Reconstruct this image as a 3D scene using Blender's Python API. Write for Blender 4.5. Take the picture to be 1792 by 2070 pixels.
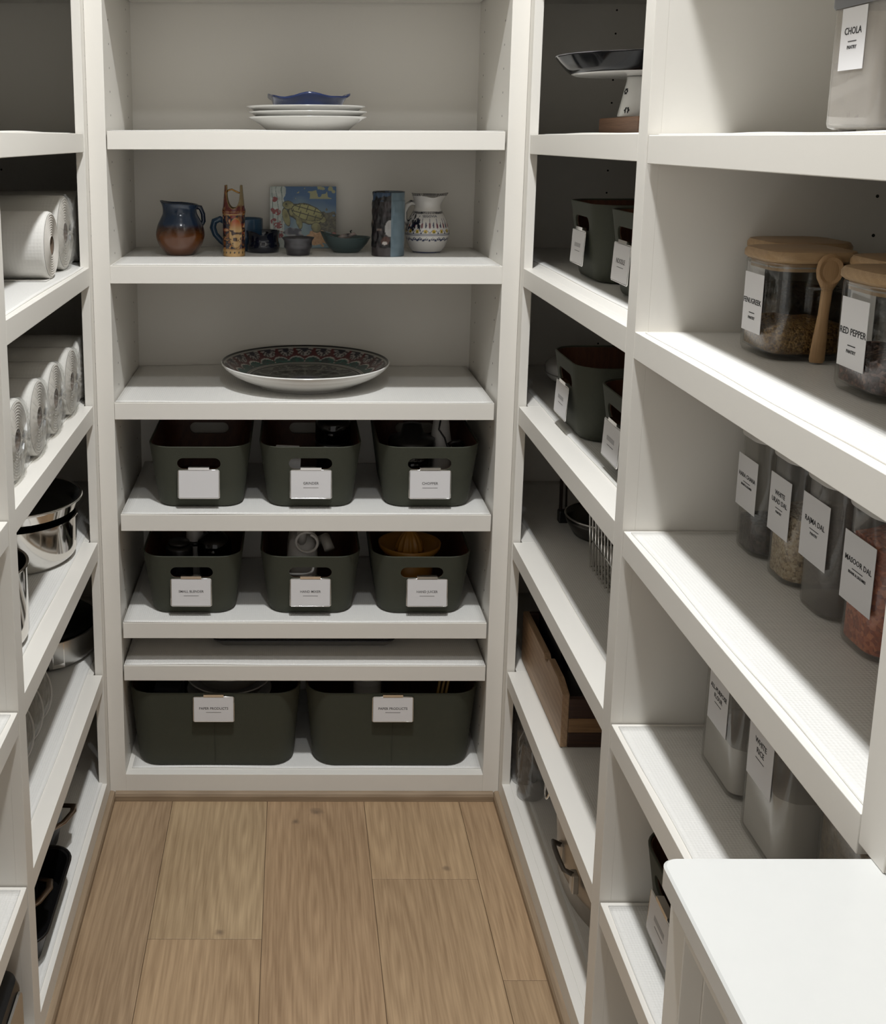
import bpy, bmesh, math, random
import numpy as np
from mathutils import Vector, Matrix
random.seed(7); rng = np.random.default_rng(7)
for o in list(bpy.data.objects): bpy.data.objects.remove(o)
scene = bpy.context.scene
COL = scene.collection
PI = math.pi

# ------------------------------------------------------------------ camera
FPX, U0, V0 = 2182.0, 596.0, 705.0            # focal length and principal point of the (cropped) photo in px, 1792 x 2070
PITCH, YAW, ROLL = 11.062, 0.053, 0.095
cam_d = bpy.data.cameras.new('camera'); cam = bpy.data.objects.new('camera', cam_d); COL.objects.link(cam)
cam_d.sensor_fit = 'HORIZONTAL'; cam_d.sensor_width = 36.0; cam_d.lens = FPX / 1792 * 36
cam_d.shift_x = (896 - U0) / 1792; cam_d.shift_y = (V0 - 1035) / 1792
cam_d.clip_start = 0.02
a, b, c = map(math.radians, (PITCH, YAW, ROLL))
fwd = Vector((math.sin(b) * math.cos(a), math.cos(b) * math.cos(a), -math.sin(a)))
rt = Vector((math.cos(b), -math.sin(b), 0)); up = rt.cross(fwd)
r2 = rt * math.cos(c) + up * math.sin(c); u2 = -rt * math.sin(c) + up * math.cos(c)
M = Matrix((( r2.x, u2.x, -fwd.x, -0.0271), (r2.y, u2.y, -fwd.y, -2.3526), (r2.z, u2.z, -fwd.z, 1.5675), (0, 0, 0, 1)))
cam.matrix_world = M
scene.camera = cam

# ------------------------------------------------------------------ light and exposure
CEIL = 3.03
LIGHTS = [(0.09, -1.0, 46.0), (0.07, -1.75, 12.0)]      # recessed ceiling lights: x, y, watts
LIGHT_COL = (0.955, 0.978, 1.0)
w = bpy.data.worlds.new('world'); scene.world = w; w.use_nodes = True
w.node_tree.nodes['Background'].inputs[0].default_value = (1.0, 0.97, 0.93, 1)      # fill light added for an unseen bright room behind the camera
w.node_tree.nodes['Background'].inputs[1].default_value = 0.95
vs = scene.view_settings
vs.view_transform = 'Standard'; vs.look = 'None'; vs.gamma = 1.0; vs.use_curve_mapping = False; vs.exposure = -0.45

# ------------------------------------------------------------------ materials
def srgb(r, g, b):
    f = lambda v: (v / 255) / 12.92 if v / 255 <= 0.04045 else ((v / 255 + 0.055) / 1.055) ** 2.4
    return (f(r), f(g), f(b), 1.0)
MATS = {}
def mat(name, col=(0.8, 0.8, 0.8, 1), rough=0.5, metal=0.0, coat=0.0, bump=None, var=None, spec=0.5, attr=False, sheen=0.0):
    """bump=(scale, strength, kind); var=(scale, amount): soft procedural variation of the colour"""
    if name in MATS: return MATS[name]
    m = bpy.data.materials.new(name); m.use_nodes = True; MATS[name] = m
    nt = m.node_tree; N = nt.nodes; L = nt.links; p = N['Principled BSDF']
    p.inputs['Base Color'].default_value = col; p.inputs['Roughness'].default_value = rough
    p.inputs['Metallic'].default_value = metal; p.inputs['Coat Weight'].default_value = coat
    p.inputs['Specular IOR Level'].default_value = spec; p.inputs['Sheen Weight'].default_value = sheen
    tc = N.new('ShaderNodeTexCoord')
    if attr:
        at = N.new('ShaderNodeAttribute'); at.attribute_name = 'Col'; L.new(at.outputs['Color'], p.inputs['Base Color'])
    if var:
        n = N.new('ShaderNodeTexNoise'); n.inputs['Scale'].default_value = var[0]; n.inputs['Detail'].default_value = 4
        L.new(tc.outputs['Object'], n.inputs['Vector'])
        mx = N.new('ShaderNodeMix'); mx.data_type = 'RGBA'
        mx.inputs['A'].default_value = tuple(v * (1 - var[1]) for v in col[:3]) + (1,)
        mx.inputs['B'].default_value = tuple(min(1, v * (1 + var[1])) for v in col[:3]) + (1,)
        L.new(n.outputs['Fac'], mx.inputs['Factor']); L.new(mx.outputs['Result'], p.inputs['Base Color'])
    if bump:
        kind = bump[2] if len(bump) > 2 else 'noise'
        if kind == 'noise':
            t = N.new('ShaderNodeTexNoise'); t.inputs['Scale'].default_value = bump[0]; t.inputs['Detail'].default_value = 3; out = t.outputs['Fac']
        elif kind == 'dots':
            t = N.new('ShaderNodeTexVoronoi'); t.inputs['Scale'].default_value = bump[0]; t.inputs['Randomness'].default_value = 0.15; out = t.outputs['Distance']
        else:
            t = N.new('ShaderNodeTexVoronoi'); t.inputs['Scale'].default_value = bump[0]; out = t.outputs['Distance']
        L.new(tc.outputs['Object'], t.inputs['Vector'])
        bn = N.new('ShaderNodeBump'); bn.inputs['Strength'].default_value = bump[1]; bn.inputs['Distance'].default_value = 0.002
        L.new(out, bn.inputs['Height']); L.new(bn.outputs['Normal'], p.inputs['Normal'])
    return m
def clear(name, tint=(0.93, 0.93, 0.92), ior=1.45, rough=0.03, haze=0.0, hazecol=(0.8, 0.8, 0.8)):
    """thin clear glass or plastic: lets light straight through, mirrors at grazing angles"""
    if name in MATS: return MATS[name]
    m = bpy.data.materials.new(name); m.use_nodes = True; MATS[name] = m
    nt = m.node_tree; N = nt.nodes; L = nt.links; N.remove(N['Principled BSDF'])
    o = N['Material Output']; t = N.new('ShaderNodeBsdfTransparent'); t.inputs[0].default_value = (*tint, 1)
    g = N.new('ShaderNodeBsdfGlossy'); g.inputs['Roughness'].default_value = rough
    lw = N.new('ShaderNodeLayerWeight'); lw.inputs[0].default_value = 0.5
    pw = N.new('ShaderNodeMath'); pw.operation = 'POWER'; pw.inputs[1].default_value = 4.0; L.new(lw.outputs['Facing'], pw.inputs[0])
    fr = N.new('ShaderNodeMath'); fr.operation = 'MULTIPLY_ADD'; fr.inputs[1].default_value = 0.55; fr.inputs[2].default_value = ((ior - 1) / (ior + 1)) ** 2; L.new(pw.outputs[0], fr.inputs[0])
    mx = N.new('ShaderNodeMixShader'); L.new(fr.outputs[0], mx.inputs[0]); src = t.outputs[0]
    if haze:
        d = N.new('ShaderNodeBsdfDiffuse'); d.inputs[0].default_value = (*hazecol, 1)
        m2 = N.new('ShaderNodeMixShader'); m2.inputs[0].default_value = haze
        L.new(t.outputs[0], m2.inputs[1]); L.new(d.outputs[0], m2.inputs[2]); src = m2.outputs[0]
    L.new(src, mx.inputs[1]); L.new(g.outputs[0], mx.inputs[2]); L.new(mx.outputs[0], o.inputs[0])
    return m
def wood(name, c1, c2, axis=1, scale=1.0, rough=0.5, use_obj_color=False, ring=16.0, fiber=0.55, wave=0.10, knots=None):
    """long-grained wood: warped cathedral rings plus fine fibres along one axis"""
    if name in MATS: return MATS[name]
    m = bpy.data.materials.new(name); m.use_nodes = True; MATS[name] = m
    nt = m.node_tree; N = nt.nodes; L = nt.links; p = N['Principled BSDF']; p.inputs['Roughness'].default_value = rough
    tc = N.new('ShaderNodeTexCoord'); oi = N.new('ShaderNodeObjectInfo')
    ad = N.new('ShaderNodeVectorMath'); ad.operation = 'MULTIPLY_ADD'
    L.new(oi.outputs['Location'], ad.inputs[0]); ad.inputs[1].default_value = (0.31, 0.47, 0.73); L.new(tc.outputs['Object'], ad.inputs[2])
    def mapping(s, src):
        mp = N.new('ShaderNodeMapping'); mp.inputs['Scale'].default_value = s; L.new(src, mp.inputs['Vector']); return mp.outputs[0]
    lo = [scale] * 3; lo[axis] = scale * 0.16
    wv = N.new('ShaderNodeTexWave'); wv.wave_type = 'RINGS'; wv.rings_direction = 'SPHERICAL'; wv.wave_profile = 'SIN'
    wv.inputs['Scale'].default_value = ring; wv.inputs['Distortion'].default_value = 4.5; wv.inputs['Detail'].default_value = 2.5
    wv.inputs['Detail Scale'].default_value = 1.0; wv.inputs['Detail Roughness'].default_value = 0.55
    L.new(mapping(lo, ad.outputs[0]), wv.inputs['Vector'])
    fi = [scale * 230] * 3; fi[axis] = scale * 9
    n1 = N.new('ShaderNodeTexNoise'); n1.inputs['Scale'].default_value = 1.0; n1.inputs['Detail'].default_value = 4; L.new(mapping(fi, ad.outputs[0]), n1.inputs['Vector'])
    br = [scale * 9] * 3; br[axis] = scale * 1.3
    n2 = N.new('ShaderNodeTexNoise'); n2.inputs['Scale'].default_value = 1.0; n2.inputs['Detail'].default_value = 3; L.new(mapping(br, ad.outputs[0]), n2.inputs['Vector'])
    s1 = N.new('ShaderNodeMath'); s1.operation = 'MULTIPLY_ADD'; L.new(n1.outputs['Fac'], s1.inputs[0]); s1.inputs[1].default_value = fiber
    s2 = N.new('ShaderNodeMath'); s2.operation = 'MULTIPLY'; L.new(wv.outputs['Fac'], s2.inputs[0]); s2.inputs[1].default_value = wave; L.new(s2.outputs[0], s1.inputs[2])
    s3 = N.new('ShaderNodeMath'); s3.operation = 'MULTIPLY_ADD'; L.new(n2.outputs['Fac'], s3.inputs[0]); s3.inputs[1].default_value = 0.38; L.new(s1.outputs[0], s3.inputs[2])
    rp = N.new('ShaderNodeValToRGB'); rp.color_ramp.elements[0].position = 0.28; rp.color_ramp.elements[1].position = 0.78
    rp.color_ramp.elements[0].color = c2; rp.color_ramp.elements[1].color = c1; L.new(s3.outputs[0], rp.inputs[0])
    out = rp.outputs[0]
    if use_obj_color:
        mx = N.new('ShaderNodeMix'); mx.data_type = 'RGBA'; mx.blend_type = 'MULTIPLY'; mx.inputs['Factor'].default_value = 1
        L.new(out, mx.inputs['A']); L.new(oi.outputs['Color'], mx.inputs['B']); out = mx.outputs['Result']
    for kx, ky, kr, kd in (knots or ()):           # dark knots in the boards
        ge = N.new('ShaderNodeNewGeometry'); vm = N.new('ShaderNodeVectorMath'); vm.operation = 'SUBTRACT'; vm.inputs[1].default_value = (kx, ky, 0); L.new(ge.outputs['Position'], vm.inputs[0])
        nv = N.new('ShaderNodeTexNoise'); nv.inputs['Scale'].default_value = 40; L.new(ge.outputs['Position'], nv.inputs['Vector'])
        ve = N.new('ShaderNodeVectorMath'); ve.operation = 'LENGTH'; L.new(vm.outputs[0], ve.inputs[0])
        ma = N.new('ShaderNodeMath'); ma.operation = 'MULTIPLY_ADD'; ma.inputs[1].default_value = kr * 1.6; L.new(nv.outputs['Fac'], ma.inputs[0]); L.new(ve.outputs['Value'], ma.inputs[2])
        mr = N.new('ShaderNodeMapRange'); mr.interpolation_type = 'SMOOTHSTEP'; mr.inputs['From Min'].default_value = kr * 0.75; mr.inputs['From Max'].default_value = kr * 1.9; mr.inputs['To Min'].default_value = kd; mr.inputs['To Max'].default_value = 0.0
        L.new(ma.outputs[0], mr.inputs['Value'])
        mk = N.new('ShaderNodeMix'); mk.data_type = 'RGBA'; L.new(mr.outputs['Result'], mk.inputs['Factor']); L.new(out, mk.inputs['A']); mk.inputs['B'].default_value = srgb(92, 76, 62); out = mk.outputs['Result']
    L.new(out, p.inputs['Base Color'])
    bn = N.new('ShaderNodeBump'); bn.inputs['Strength'].default_value = 0.08; bn.inputs['Distance'].default_value = 0.001
    L.new(s1.outputs[0], bn.inputs['Height']); L.new(bn.outputs[0], p.inputs['Normal'])
    return m
def speckle(name, c1, c2, scale, bump=0.8, rough=0.6, c3=None):
    """a heap of small grains: one cell per grain"""
    if name in MATS: return MATS[name]
    m = bpy.data.materials.new(name); m.use_nodes = True; MATS[name] = m
    nt = m.node_tree; N = nt.nodes; L = nt.links; p = N['Principled BSDF']; p.inputs['Roughness'].default_value = rough
    tc = N.new('ShaderNodeTexCoord'); v = N.new('ShaderNodeTexVoronoi'); v.inputs['Scale'].default_value = scale
    L.new(tc.outputs['Object'], v.inputs['Vector'])
    sp = N.new('ShaderNodeSeparateColor'); L.new(v.outputs['Color'], sp.inputs[0])
    rp = N.new('ShaderNodeValToRGB'); rp.color_ramp.elements[0].color = c1; rp.color_ramp.elements[1].color = c2
    if c3: e = rp.color_ramp.elements.new(0.55); e.color = c3
    L.new(sp.outputs[0], rp.inputs[0])
    L.new(rp.outputs[0], p.inputs['Base Color'])
    bn = N.new('ShaderNodeBump'); bn.inputs['Strength'].default_value = bump; bn.inputs['Distance'].default_value = 0.003; bn.invert = True
    L.new(v.outputs['Distance'], bn.inputs['Height']); L.new(bn.outputs[0], p.inputs['Normal'])
    return m

WHITE = mat('white_paint', srgb(221, 217, 209), 0.42, bump=(60, 0.02))
LINER = mat('shelf_liner', srgb(220, 218, 213), 0.38, bump=(210, 0.35, 'dots'))
COUNTER = mat('white_quartz', srgb(198, 198, 195), 0.22, var=(40, 0.015))
WALLM = mat('wall_paint', srgb(215, 212, 206), 0.7)
FLOORW = wood('oak_floor', srgb(184, 157, 124), srgb(130, 105, 78), axis=1, scale=1.0, rough=0.5, use_obj_color=True, knots=((0.029, -0.054, 0.020, 0.8), (-0.021, -0.090, 0.012, 0.8), (-0.173, -0.448, 0.013, 0.7), (0.308, -0.254, 0.010, 0.6)))
SHOE = wood('oak_shoe_x', srgb(158, 138, 113), srgb(122, 103, 82), axis=0, rough=0.5)
SHOEY = wood('oak_shoe_y', srgb(158, 138, 113), srgb(122, 103, 82), axis=1, rough=0.5)
GREEN = mat('olive_canvas', srgb(56, 58, 46), 0.75, bump=(700, 0.25), var=(18, 0.05))
LINING = wood('brown_lining', srgb(96, 56, 34), srgb(62, 33, 19), axis=2, scale=2, rough=0.55)
CHROME = mat('chrome', (0.75, 0.74, 0.72, 1), 0.14, 1.0)
STEEL = mat('polished_steel', (0.66, 0.64, 0.61, 1), 0.1, 1.0)
BRUSHED = mat('brushed_steel', (0.5, 0.49, 0.47, 1), 0.32, 1.0)
CARD = mat('label_card', srgb(214, 212, 212), 0.6)
INK = mat('ink', srgb(28, 27, 28), 0.7)
GREYINK = mat('grey_ink', srgb(88, 86, 86), 0.7)
BLACK = mat('black_plastic', srgb(14, 14, 15), 0.35)
NONSTICK = mat('black_nonstick', srgb(9, 9, 10), 0.42, spec=0.25)
WHITEPL = mat('white_plastic', srgb(205, 203, 200), 0.35)
PORC = mat('white_porcelain', srgb(214, 212, 207), 0.15, coat=0.3)
PAINTED = mat('painted_ceramic', (0.8, 0.8, 0.8, 1), 0.18, coat=0.3, attr=True)
PRINTED = mat('printed_tile', (0.8, 0.8, 0.8, 1), 0.3, attr=True)
GLASS = clear('clear_glass', (0.90, 0.90, 0.89), 1.5)
ACRYL = clear('clear_acrylic', (0.90, 0.89, 0.87), 1.45, haze=0.05)
WRAP = clear('clear_wrap', (0.96, 0.96, 0.95), 1.5, rough=0.12, haze=0.06)
BAMBOO = wood('bamboo', srgb(182, 152, 114), srgb(148, 118, 84), axis=0, scale=2.5, rough=0.45)
HOLE = mat('pin_hole_dark', srgb(30, 27, 22), 0.9)  # flat dark colour for the shade inside pin holes and slots

# ------------------------------------------------------------------ mesh helpers
def link(name, me, m=None, parent=None, loc=(0, 0, 0), rot=(0, 0, 0), smooth=False):
    o = bpy.data.objects.new(name, me); COL.objects.link(o)
    o.location = loc; o.rotation_euler = rot
    if m is not None and not me.materials: me.materials.append(m)
    if parent is not None: o.parent = parent
    if smooth: 
        for p in me.polygons: p.use_smooth = True
    return o
def mesh(name, verts, faces):
    me = bpy.data.meshes.new(name); me.from_pydata([tuple(v) for v in verts], [], [tuple(f) for f in faces]); me.update(); return me
def tag(o, label=None, cat=None, group=None, kind=None):
    if label: o['label'] = label
    if cat: o['category'] = cat
    if group: o['group'] = group
    if kind: o['kind'] = kind
    return o
def thing(name, label, cat, loc=(0, 0, 0), rz=0.0, group=None):
    o = bpy.data.objects.new(name, None); COL.objects.link(o); o.empty_display_size = 0.05
    o.location = loc; o.rotation_euler = (0, 0, rz); return tag(o, label, cat, group)
def box(name, x0, x1, y0, y1, z0, z1, m, parent=None, bev=0.0008, smooth=False):
    bm = bmesh.new(); bmesh.ops.create_cube(bm, size=1)
    for v in bm.verts: v.co = ((x0 + x1) / 2 + v.co.x * (x1 - x0), (y0 + y1) / 2 + v.co.y * (y1 - y0), (z0 + z1) / 2 + v.co.z * (z1 - z0))
    if bev: bmesh.ops.bevel(bm, geom=bm.edges[:], offset=bev, segments=2, profile=0.5, affect='EDGES')
    cx, cy, cz = (x0 + x1) / 2, (y0 + y1) / 2, (z0 + z1) / 2
    bmesh.ops.translate(bm, verts=bm.verts, vec=(-cx, -cy, -cz))
    me = bpy.data.meshes.new(name); bm.to_mesh(me); bm.free()
    return link(name, me, m, parent, (cx, cy, cz), smooth=smooth)
def ring(r, z, n=48, cx=0, cy=0): return [(cx + r * math.cos(2 * PI * i / n), cy + r * math.sin(2 * PI * i / n), z) for i in range(n)]
def rrect(hw, hd, r, z, k=6, cx=0, cy=0):
    r = min(r, hw, hd); P = []
    for q, (sx, sy) in enumerate(((1, 1), (-1, 1), (-1, -1), (1, -1))):
        for i in range(k + 1):
            an = q * PI / 2 + i * PI / 2 / k
            P.append((cx + sx * (hw - r) + r * math.cos(an), cy + sy * (hd - r) + r * math.sin(an), z))
    return P
def loft(rings, cap0=True, cap1=True, name='loft'):
    n = len(rings[0]); V = [p for r in rings for p in r]; F = []
    for j in range(len(rings) - 1):
        for i in range(n): F.append((j * n + i, j * n + (i + 1) % n, (j + 1) * n + (i + 1) % n, (j + 1) * n + i))
    if cap0: F.append(tuple(range(n - 1, -1, -1)))
    if cap1: F.append(tuple((len(rings) - 1) * n + i for i in range(n)))
    return mesh(name, V, F)
def lathe(name, prof, m, parent=None, n=48, loc=(0, 0, 0), rot=(0, 0, 0), cap0=True, cap1=True):
    rs = [ring(max(r, 0.0002), z, n) for r, z in prof]
    return link(name, loft(rs, cap0, cap1, name), m, parent, loc, rot, smooth=True)
def fix_smooth(o, ang=40):
    me = o.data
    for p in me.polygons: p.use_smooth = True
    try: me.set_sharp_from_angle(angle=math.radians(ang))
    except Exception: pass
    return o
def tube(name, pts, r, m, parent=None, n=8, closed=False, loc=(0, 0, 0), rot=(0, 0, 0), flat=1.0):
    P = [Vector(p) for p in pts]; N_ = len(P); rs = []
    prev = None
    for i in range(N_):
        t = (P[(i + 1) % N_] - P[i - 1]) if closed else (P[min(i + 1, N_ - 1)] - P[max(i - 1, 0)])
        t.normalize()
        if prev is None: s = t.cross(Vector((0, 0, 1))); s = s if s.length > 0.05 else t.cross(Vector((1, 0, 0)))
        else: s = prev - t * prev.dot(t)
        s.normalize(); prev = s; q = t.cross(s)
        rr = r[i] if isinstance(r, (list, tuple)) else r
        rs.append([tuple(P[i] + s * (rr * math.cos(2 * PI * k / n)) + q * (rr * flat * math.sin(2 * PI * k / n))) for k in range(n)])
    if closed: rs.append(rs[0])
    return link(name, loft(rs, not closed, not closed, name), m, parent, loc, rot, smooth=True)
def prism(name, pts, y0, y1, m, parent=None, loc=(0, 0, 0), rot=(0, 0, 0), bev=0.0):
    """outline in x,z extruded along y"""
    n = len(pts); V = [(x, y0, z) for x, z in pts] + [(x, y1, z) for x, z in pts]
    F = [tuple(range(n)), tuple(range(2 * n - 1, n - 1, -1))] + [(i, i + n, (i + 1) % n + n, (i + 1) % n) for i in range(n)]
    me = mesh(name, V, F); bm = bmesh.new(); bm.from_mesh(me); bmesh.ops.recalc_face_normals(bm, faces=bm.faces)
    if bev: bmesh.ops.bevel(bm, geom=bm.edges[:], offset=bev, segments=2, affect='EDGES')
    bm.to_mesh(me); bm.free()
    return link(name, me, m, parent, loc, rot)
def lettering(text, size, parent, loc, rot=(PI / 2, 0, 0), m=None, name='lettering', sx=1.0, bold=0.0):
    cu = bpy.data.curves.new('t', 'FONT'); cu.body = text; cu.size = size; cu.align_x = 'CENTER'; cu.align_y = 'CENTER'; cu.extrude = 0.0001; cu.offset = bold
    cu.resolution_u = 2
    t = bpy.data.objects.new('t', cu); COL.objects.link(t)
    me = bpy.data.meshes.new_from_object(t.evaluated_get(bpy.context.evaluated_depsgraph_get()))
    bpy.data.objects.remove(t); bpy.data.curves.remove(cu)
    o = link(name, me, m or INK, parent, loc, rot); o.scale = (sx, 1, 1); return o
def colour(o, fn, dom='POINT'):
    """fn(Nx3 local coords) -> Nx3 linear rgb, stored as the painted decoration of the surface"""
    me = o.data; n = len(me.vertices); co = np.empty(n * 3); me.vertices.foreach_get('co', co); co = co.reshape(-1, 3)
    rgb = np.clip(fn(co), 0, 1); ca = me.color_attributes.new('Col', 'FLOAT_COLOR', 'POINT')
    ca.data.foreach_set('color', np.concatenate([rgb, np.ones((n, 1))], 1).ravel().astype(np.float32)); return o
def L3(r, g, b): return np.array(srgb(r, g, b)[:3])
def mixc(A, B, t): t = np.asarray(t)[:, None]; return A * (1 - t) + B * t
def vnoise(p, s, seed=0):
    """cheap smooth value noise for painted decoration"""
    q = p * s + seed * 17.3; i = np.floor(q).astype(int); f = q - i; f = f * f * (3 - 2 * f)
    def h(a): 
        k = (a[:, 0] * 374761393 + a[:, 1] * 668265263 + (a[:, 2] if a.shape[1] > 2 else 0) * 1274126177) & 0xffffffff
        k = ((k ^ (k >> 13)) * 1103515245) & 0xffffffff; return ((k ^ (k >> 16)) & 0xffff) / 65535.0
    r = 0; d = p.shape[1]
    for m_ in range(2 ** d):
        off = np.array([(m_ >> k) & 1 for k in range(d)]); wgt = np.prod(np.where(off, f, 1 - f), axis=1); r = r + wgt * h(i + off)
    return r
def dup(root, loc=None, rz=None, label=None, group=None, parent=None):
    r = root.copy(); COL.objects.link(r)
    if parent is not None: r.parent = parent
    if loc is not None: r.location = loc
    if rz is not None: r.rotation_euler = (0, 0, rz)
    if label: r['label'] = label
    if group: r['group'] = group
    for ch in list(root.children): dup(ch, parent=r)
    return r

# ------------------------------------------------------------------ setting
XF = 0.4685                                     # face planes of the side units stand at x = -XF and +XF
YB = 0.405                                      # inside of the far wall units
def struct(o): o['kind'] = 'structure'; return o
fl = struct(box('floor', -0.92, 0.92, -3.45, 0.45, -0.06, -0.004, mat('subfloor', srgb(70, 55, 40), 0.8), bev=0))
strips = [(-0.545, -0.317), (-0.317, -0.089), (-0.089, 0.1435), (0.1435, 0.372), (0.372, 0.60)]
ends = [[-3.38, -1.9, 0.02], [-3.38, -2.3, -0.467, 0.02], [-3.38, -1.45, 0.02], [-3.38, -1.75, -0.289, 0.02], [-3.38, -1.5, -0.574, 0.02]]
tints = {(0, 1): (0.86, 0.86, 0.87), (1, 2): (1.05, 1.09, 1.08), (1, 1): (1.03, 1.02, 1.0), (2, 1): (0.96, 0.93, 0.91), (3, 2): (1.04, 1.03, 1.0), (3, 1): (1.0, 0.99, 0.97), (4, 2): (1.02, 1.0, 0.98), (4, 1): (0.95, 0.95, 0.94)}
for si, (x0, x1) in enumerate(strips):
    for k in range(len(ends[si]) - 1):
        y0, y1 = ends[si][k], ends[si][k + 1]
        p = box('plank', x0 + 0.0004, x1 - 0.0004, y0 + 0.0004, y1 - 0.0004, -0.004, 0.0, FLOORW, fl, bev=0.0008)
        p.parent = None; p.parent = fl; p.location = Vector(p.location) - fl.location
        t = tints.get((si, k), (1, 1, 1)); p.color = (t[0], t[1], t[2], 1)
struct(box('ceiling', -0.95, 0.95, -2.8, 0.45, CEIL, CEIL + 0.05, WALLM, bev=0))
struct(box('wall_back', -0.92, 0.92, 0.425, 0.48, -0.06, CEIL, WALLM, bev=0))
struct(box('wall_left', -0.95, -0.885, -2.8, 0.425, -0.06, CEIL, WALLM, bev=0))
struct(box('wall_right', 0.885, 0.95, -2.8, 0.425, -0.06, CEIL, WALLM, bev=0))
wf = struct(box('wall_front', -0.95, 0.95, -2.80, -2.75, 2.45, CEIL + 0.05, WALLM, bev=0))       # header of an unseen opening, made wide to let the fill light in
def shoe(name, axis, p0, p1, off):
    prof = [(0, 0), (0.0135, 0), (0.0135, 0.013), (0.011, 0.0185), (0.006, 0.0205), (0, 0.0205)]
    if axis == 'x':
        o = prism(name, [(-yy, zz) for yy, zz in prof], p0, p1, SHOE, rot=(0, 0, 0)); 
        for v in o.data.vertices: v.co = (v.co.y, off + v.co.x, v.co.z)
    else:
        sg = off / abs(off); o = prism(name, prof, p0, p1, SHOEY)
        for v in o.data.vertices: v.co = (off - sg * v.co.x, v.co.y, v.co.z)
    bm = bmesh.new(); bm.from_mesh(o.data); bmesh.ops.recalc_face_normals(bm, faces=bm.faces); bm.to_mesh(o.data); bm.free()
    return struct(o)
shoe('trim_1', 'x', -XF + 0.0136, XF - 0.0136, 0.0)
shoe('trim_2', 'y', -3.39, 0.0, -XF); shoe('trim_3', 'y', -1.53, 0.0, XF)

# ------------------------------------------------------------------ shelving
S2 = (1.292, 1.2526); BT = 0.0637
def liner(parent, x0, x1, y0, y1, z, front, seed):
    """thin embossed mat lying on the shelf, its edges a little wavy"""
    nx, ny = 40, 40; V = []; F = []
    ph = [seed * 1.7 + k for k in range(4)]
    for j in range(ny + 1):
        for i in range(nx + 1):
            u, v = i / nx, j / ny; x = x0 + (x1 - x0) * u; y = y0 + (y1 - y0) * v
            d = {'y': v, '-x': u, 'x': 1 - u}[front]; s = u if front == 'y' else v      # d: 0 at the shelf front
            h = math.exp(-d * 16) * 0.0016 * max(0, math.sin(s * 9 + ph[0]) * math.sin(s * 4.3 + ph[1])) + math.exp(-(1 - d) * 9) * 0.004 * max(0, math.sin(s * 6 + ph[2]))
            wob = 0.0014 * math.sin(s * 11 + ph[3]) * math.exp(-d * 10)
            if front == 'y': y += wob
            else: x += wob
            V.append((x, y, z + 0.0018 + h))
    n1 = len(V)
    for j in range(ny):
        for i in range(nx): a_ = j * (nx + 1) + i; F.append((a_, a_ + 1, a_ + nx + 2, a_ + nx + 1))
    per = [i for i in range(nx + 1)] + [j * (nx + 1) + nx for j in range(1, ny + 1)] + [ny * (nx + 1) + i for i in range(nx - 1, -1, -1)] + [j * (nx + 1) for j in range(ny - 1, 0, -1)]
    for q in per: V.append((V[q][0], V[q][1], z + 0.0002))
    for k in range(len(per)): k2 = (k + 1) % len(per); F.append((per[k2], per[k], n1 + k, n1 + k2))
    F.append(tuple(n1 + k for k in range(len(per) - 1, -1, -1)))
    o = link('shelf_liner', mesh('shelf_liner', V, F), LINER, None); 
    for p in o.data.polygons: p.use_smooth = True
    o.parent = parent; o.location = -Vector(parent.location) if parent.type == 'MESH' else (0, 0, 0)
    return o
def holes(parent, pts, axis, name='pin_holes'):
    """rows of shelf-pin holes: flat dark discs, the shade inside the holes put into the colour"""
    V = []; F = []
    for p in pts:
        b0 = len(V); n = 10
        for k in range(n):
            ca, sa = 0.0025 * math.cos(2 * PI * k / n), 0.0025 * math.sin(2 * PI * k / n)
            V.append((p[0], p[1] + ca, p[2] + sa) if axis == 'x' else (p[0] + ca, p[1], p[2] + sa))
        F.append(tuple(b0 + k for k in range(n)))
    return tag(link(name, mesh(name, V, F), HOLE, parent), kind='stuff')

# far wall unit ------------------------------------------------
cu = thing('shelving_unit', 'white built-in shelving unit straight ahead holding pottery, platter and green bins', 'shelving unit')
box('back_panel', -0.449, 0.449, YB, YB + 0.015, 0.0, CEIL - 0.002, WHITE, cu)
for s in (-1, 1):
    sp = box('side_panel', min(s * 0.4305, s * 0.449), max(s * 0.4305, s * 0.449), 0.019, YB, 0, CEIL - 0.002, WHITE, cu)
    hp = [(-s * 0.0094, yy - sp.location.y, 0.10 + k * 0.0505 - sp.location.z) for yy in (0.075, 0.335) for k in range(54)]
    holes(sp, hp, 'x')
    box('stile', min(s * 0.43, s * XF), max(s * 0.43, s * XF), 0.0, 0.019, 0.0, CEIL - 0.002, WHITE, cu)
box('rail', -0.43, 0.43, 0.0, 0.019, 0.0, BT, WHITE, cu)
box('rail', -0.43, 0.43, 0.0, 0.019, S2[1], S2[0], WHITE, cu)
box('rail', -0.43, 0.43, 0.0, 0.019, 2.60, CEIL - 0.002, WHITE, cu)
b_ = box('bottom_shelf', -0.43, 0.43, 0.019, YB, BT - 0.02, BT, WHITE, cu); liner(b_, -0.418, 0.4285, 0.026, YB - 0.01, BT, 'y', 9)
b_ = box('fixed_shelf', -0.43, 0.43, 0.019, YB, S2[0] - 0.02, S2[0], WHITE, cu); liner(b_, -0.425, 0.425, 0.006, YB - 0.01, S2[0], 'y', 2)
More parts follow.
